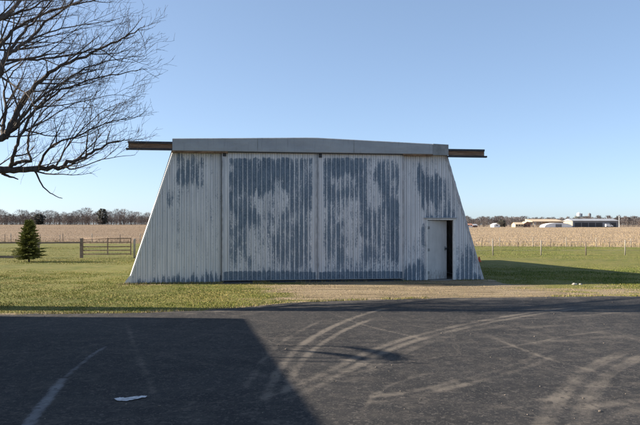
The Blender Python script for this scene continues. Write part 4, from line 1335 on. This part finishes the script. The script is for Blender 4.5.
# ventilator hoop on the eave
vx = lambda py: (12.30 + 0.06 * Lb - (EYE * F / (py - HZ) + 0.06 * Lb)) / 0.976
hp = empty('shadow_frame', (0, 0, 0))
hp.parent = None
tag(hp, 'unseen frame of thin poles and bent strips on the shed eave, shaped from its shadow', 'roof frame')
hp.location = (bx, by, 0); hp.rotation_euler = (0, 0, dirn)
for py, hh in ((347, 0.80), (359, 0.92), (362.5, 0.98)):
    a_ = MB(); x = vx(py); a_.tube([(x, -0.06, Hb - .02), (x, -0.06, Hb + hh)], 0.022, 6); a_.build('pole', M['dark'], hp)
for x0, x1, z0, z1, wd in ((347, 361, 0.80, 0.98, 0.10), (351, 361, 0.32, 0.80, 0.085)):
    a_ = MB(); vs = []
    for i in range(11):
        t = i / 10
        py = x0 + (x1 - x0) * t
        z = Hb + z0 - 0.20 + (z1 - z0) * (t ** 0.6) + 0.10 * math.sin(math.pi * t)
        x = vx(py)
        vs += [(x, -0.10, z - wd * math.sin(math.pi * (0.12 + 0.76 * t))), (x, -0.10, z + wd * math.sin(math.pi * (0.12 + 0.76 * t)) * 0.9), (x, -0.07, z - wd * math.sin(math.pi * (0.12 + 0.76 * t))), (x, -0.07, z + wd * math.sin(math.pi * (0.12 + 0.76 * t)) * 0.9)]
    fs = []
    for i in range(10):
        k = 4 * i
        fs += [(k, k + 1, k + 5, k + 4), (k + 2, k + 6, k + 7, k + 3), (k, k + 4, k + 6, k + 2), (k + 1, k + 3, k + 7, k + 5)]
    a_.add(vs, fs); a_.build('bent_strip', M['dark'], hp)

# ------------------------------------------------------------ light, camera
W = bpy.data.worlds.new('World'); S.world = W; W.use_nodes = True
nt = W.node_tree
bg = nt.nodes['Background']
sky = nt.nodes.new('ShaderNodeTexSky'); sky.sky_type = 'NISHITA'; sky.sun_disc = False
sky.sun_elevation = R(SUN_EL)
sky.sun_rotation = math.atan2(-SUN_D.x, -SUN_D.y)
sky.altitude = 250; sky.air_density = 0.6; sky.dust_density = 0.85; sky.ozone_density = 3.0
gm = nt.nodes.new('ShaderNodeGamma'); gm.inputs['Gamma'].default_value = 0.64
nt.links.new(sky.outputs['Color'], gm.inputs['Color']); tn = nt.nodes.new('ShaderNodeMix'); tn.data_type = 'RGBA'; tn.blend_type = 'MULTIPLY'; tn.inputs[0].default_value = 1.0; tn.inputs[7].default_value = (0.945, 1.0, 1.045, 1)
nt.links.new(gm.outputs['Color'], tn.inputs[6]); nt.links.new(tn.outputs[2], bg.inputs['Color'])
bg.inputs['Strength'].default_value = 0.15
sl_ = bpy.data.lights.new('sun', 'SUN'); sl_.energy = 5.0; sl_.angle = R(0.55); sl_.color = (1.0, 0.90, 0.76)
so = bpy.data.objects.new('sun', sl_); COL.objects.link(so)
so.rotation_euler = SUN_D.to_track_quat('-Z', 'Y').to_euler()

cam = bpy.data.cameras.new('camera'); co_ = bpy.data.objects.new('camera', cam); COL.objects.link(co_)
co_.location = (0, 0, EYE); co_.rotation_euler = (R(90), 0, 0)
cam.sensor_width = 36; cam.lens = 36 * F / 640; cam.shift_y = (HZ - 212.5) / 640
cam.clip_start = 0.05; cam.clip_end = 9000
S.camera = co_
S.view_settings.view_transform = 'Standard'; S.view_settings.look = 'None'
S.view_settings.exposure = 1.25; S.view_settings.gamma = 1; S.view_settings.use_curve_mapping = False
S.render.resolution_x = 1024; S.render.resolution_y = 680
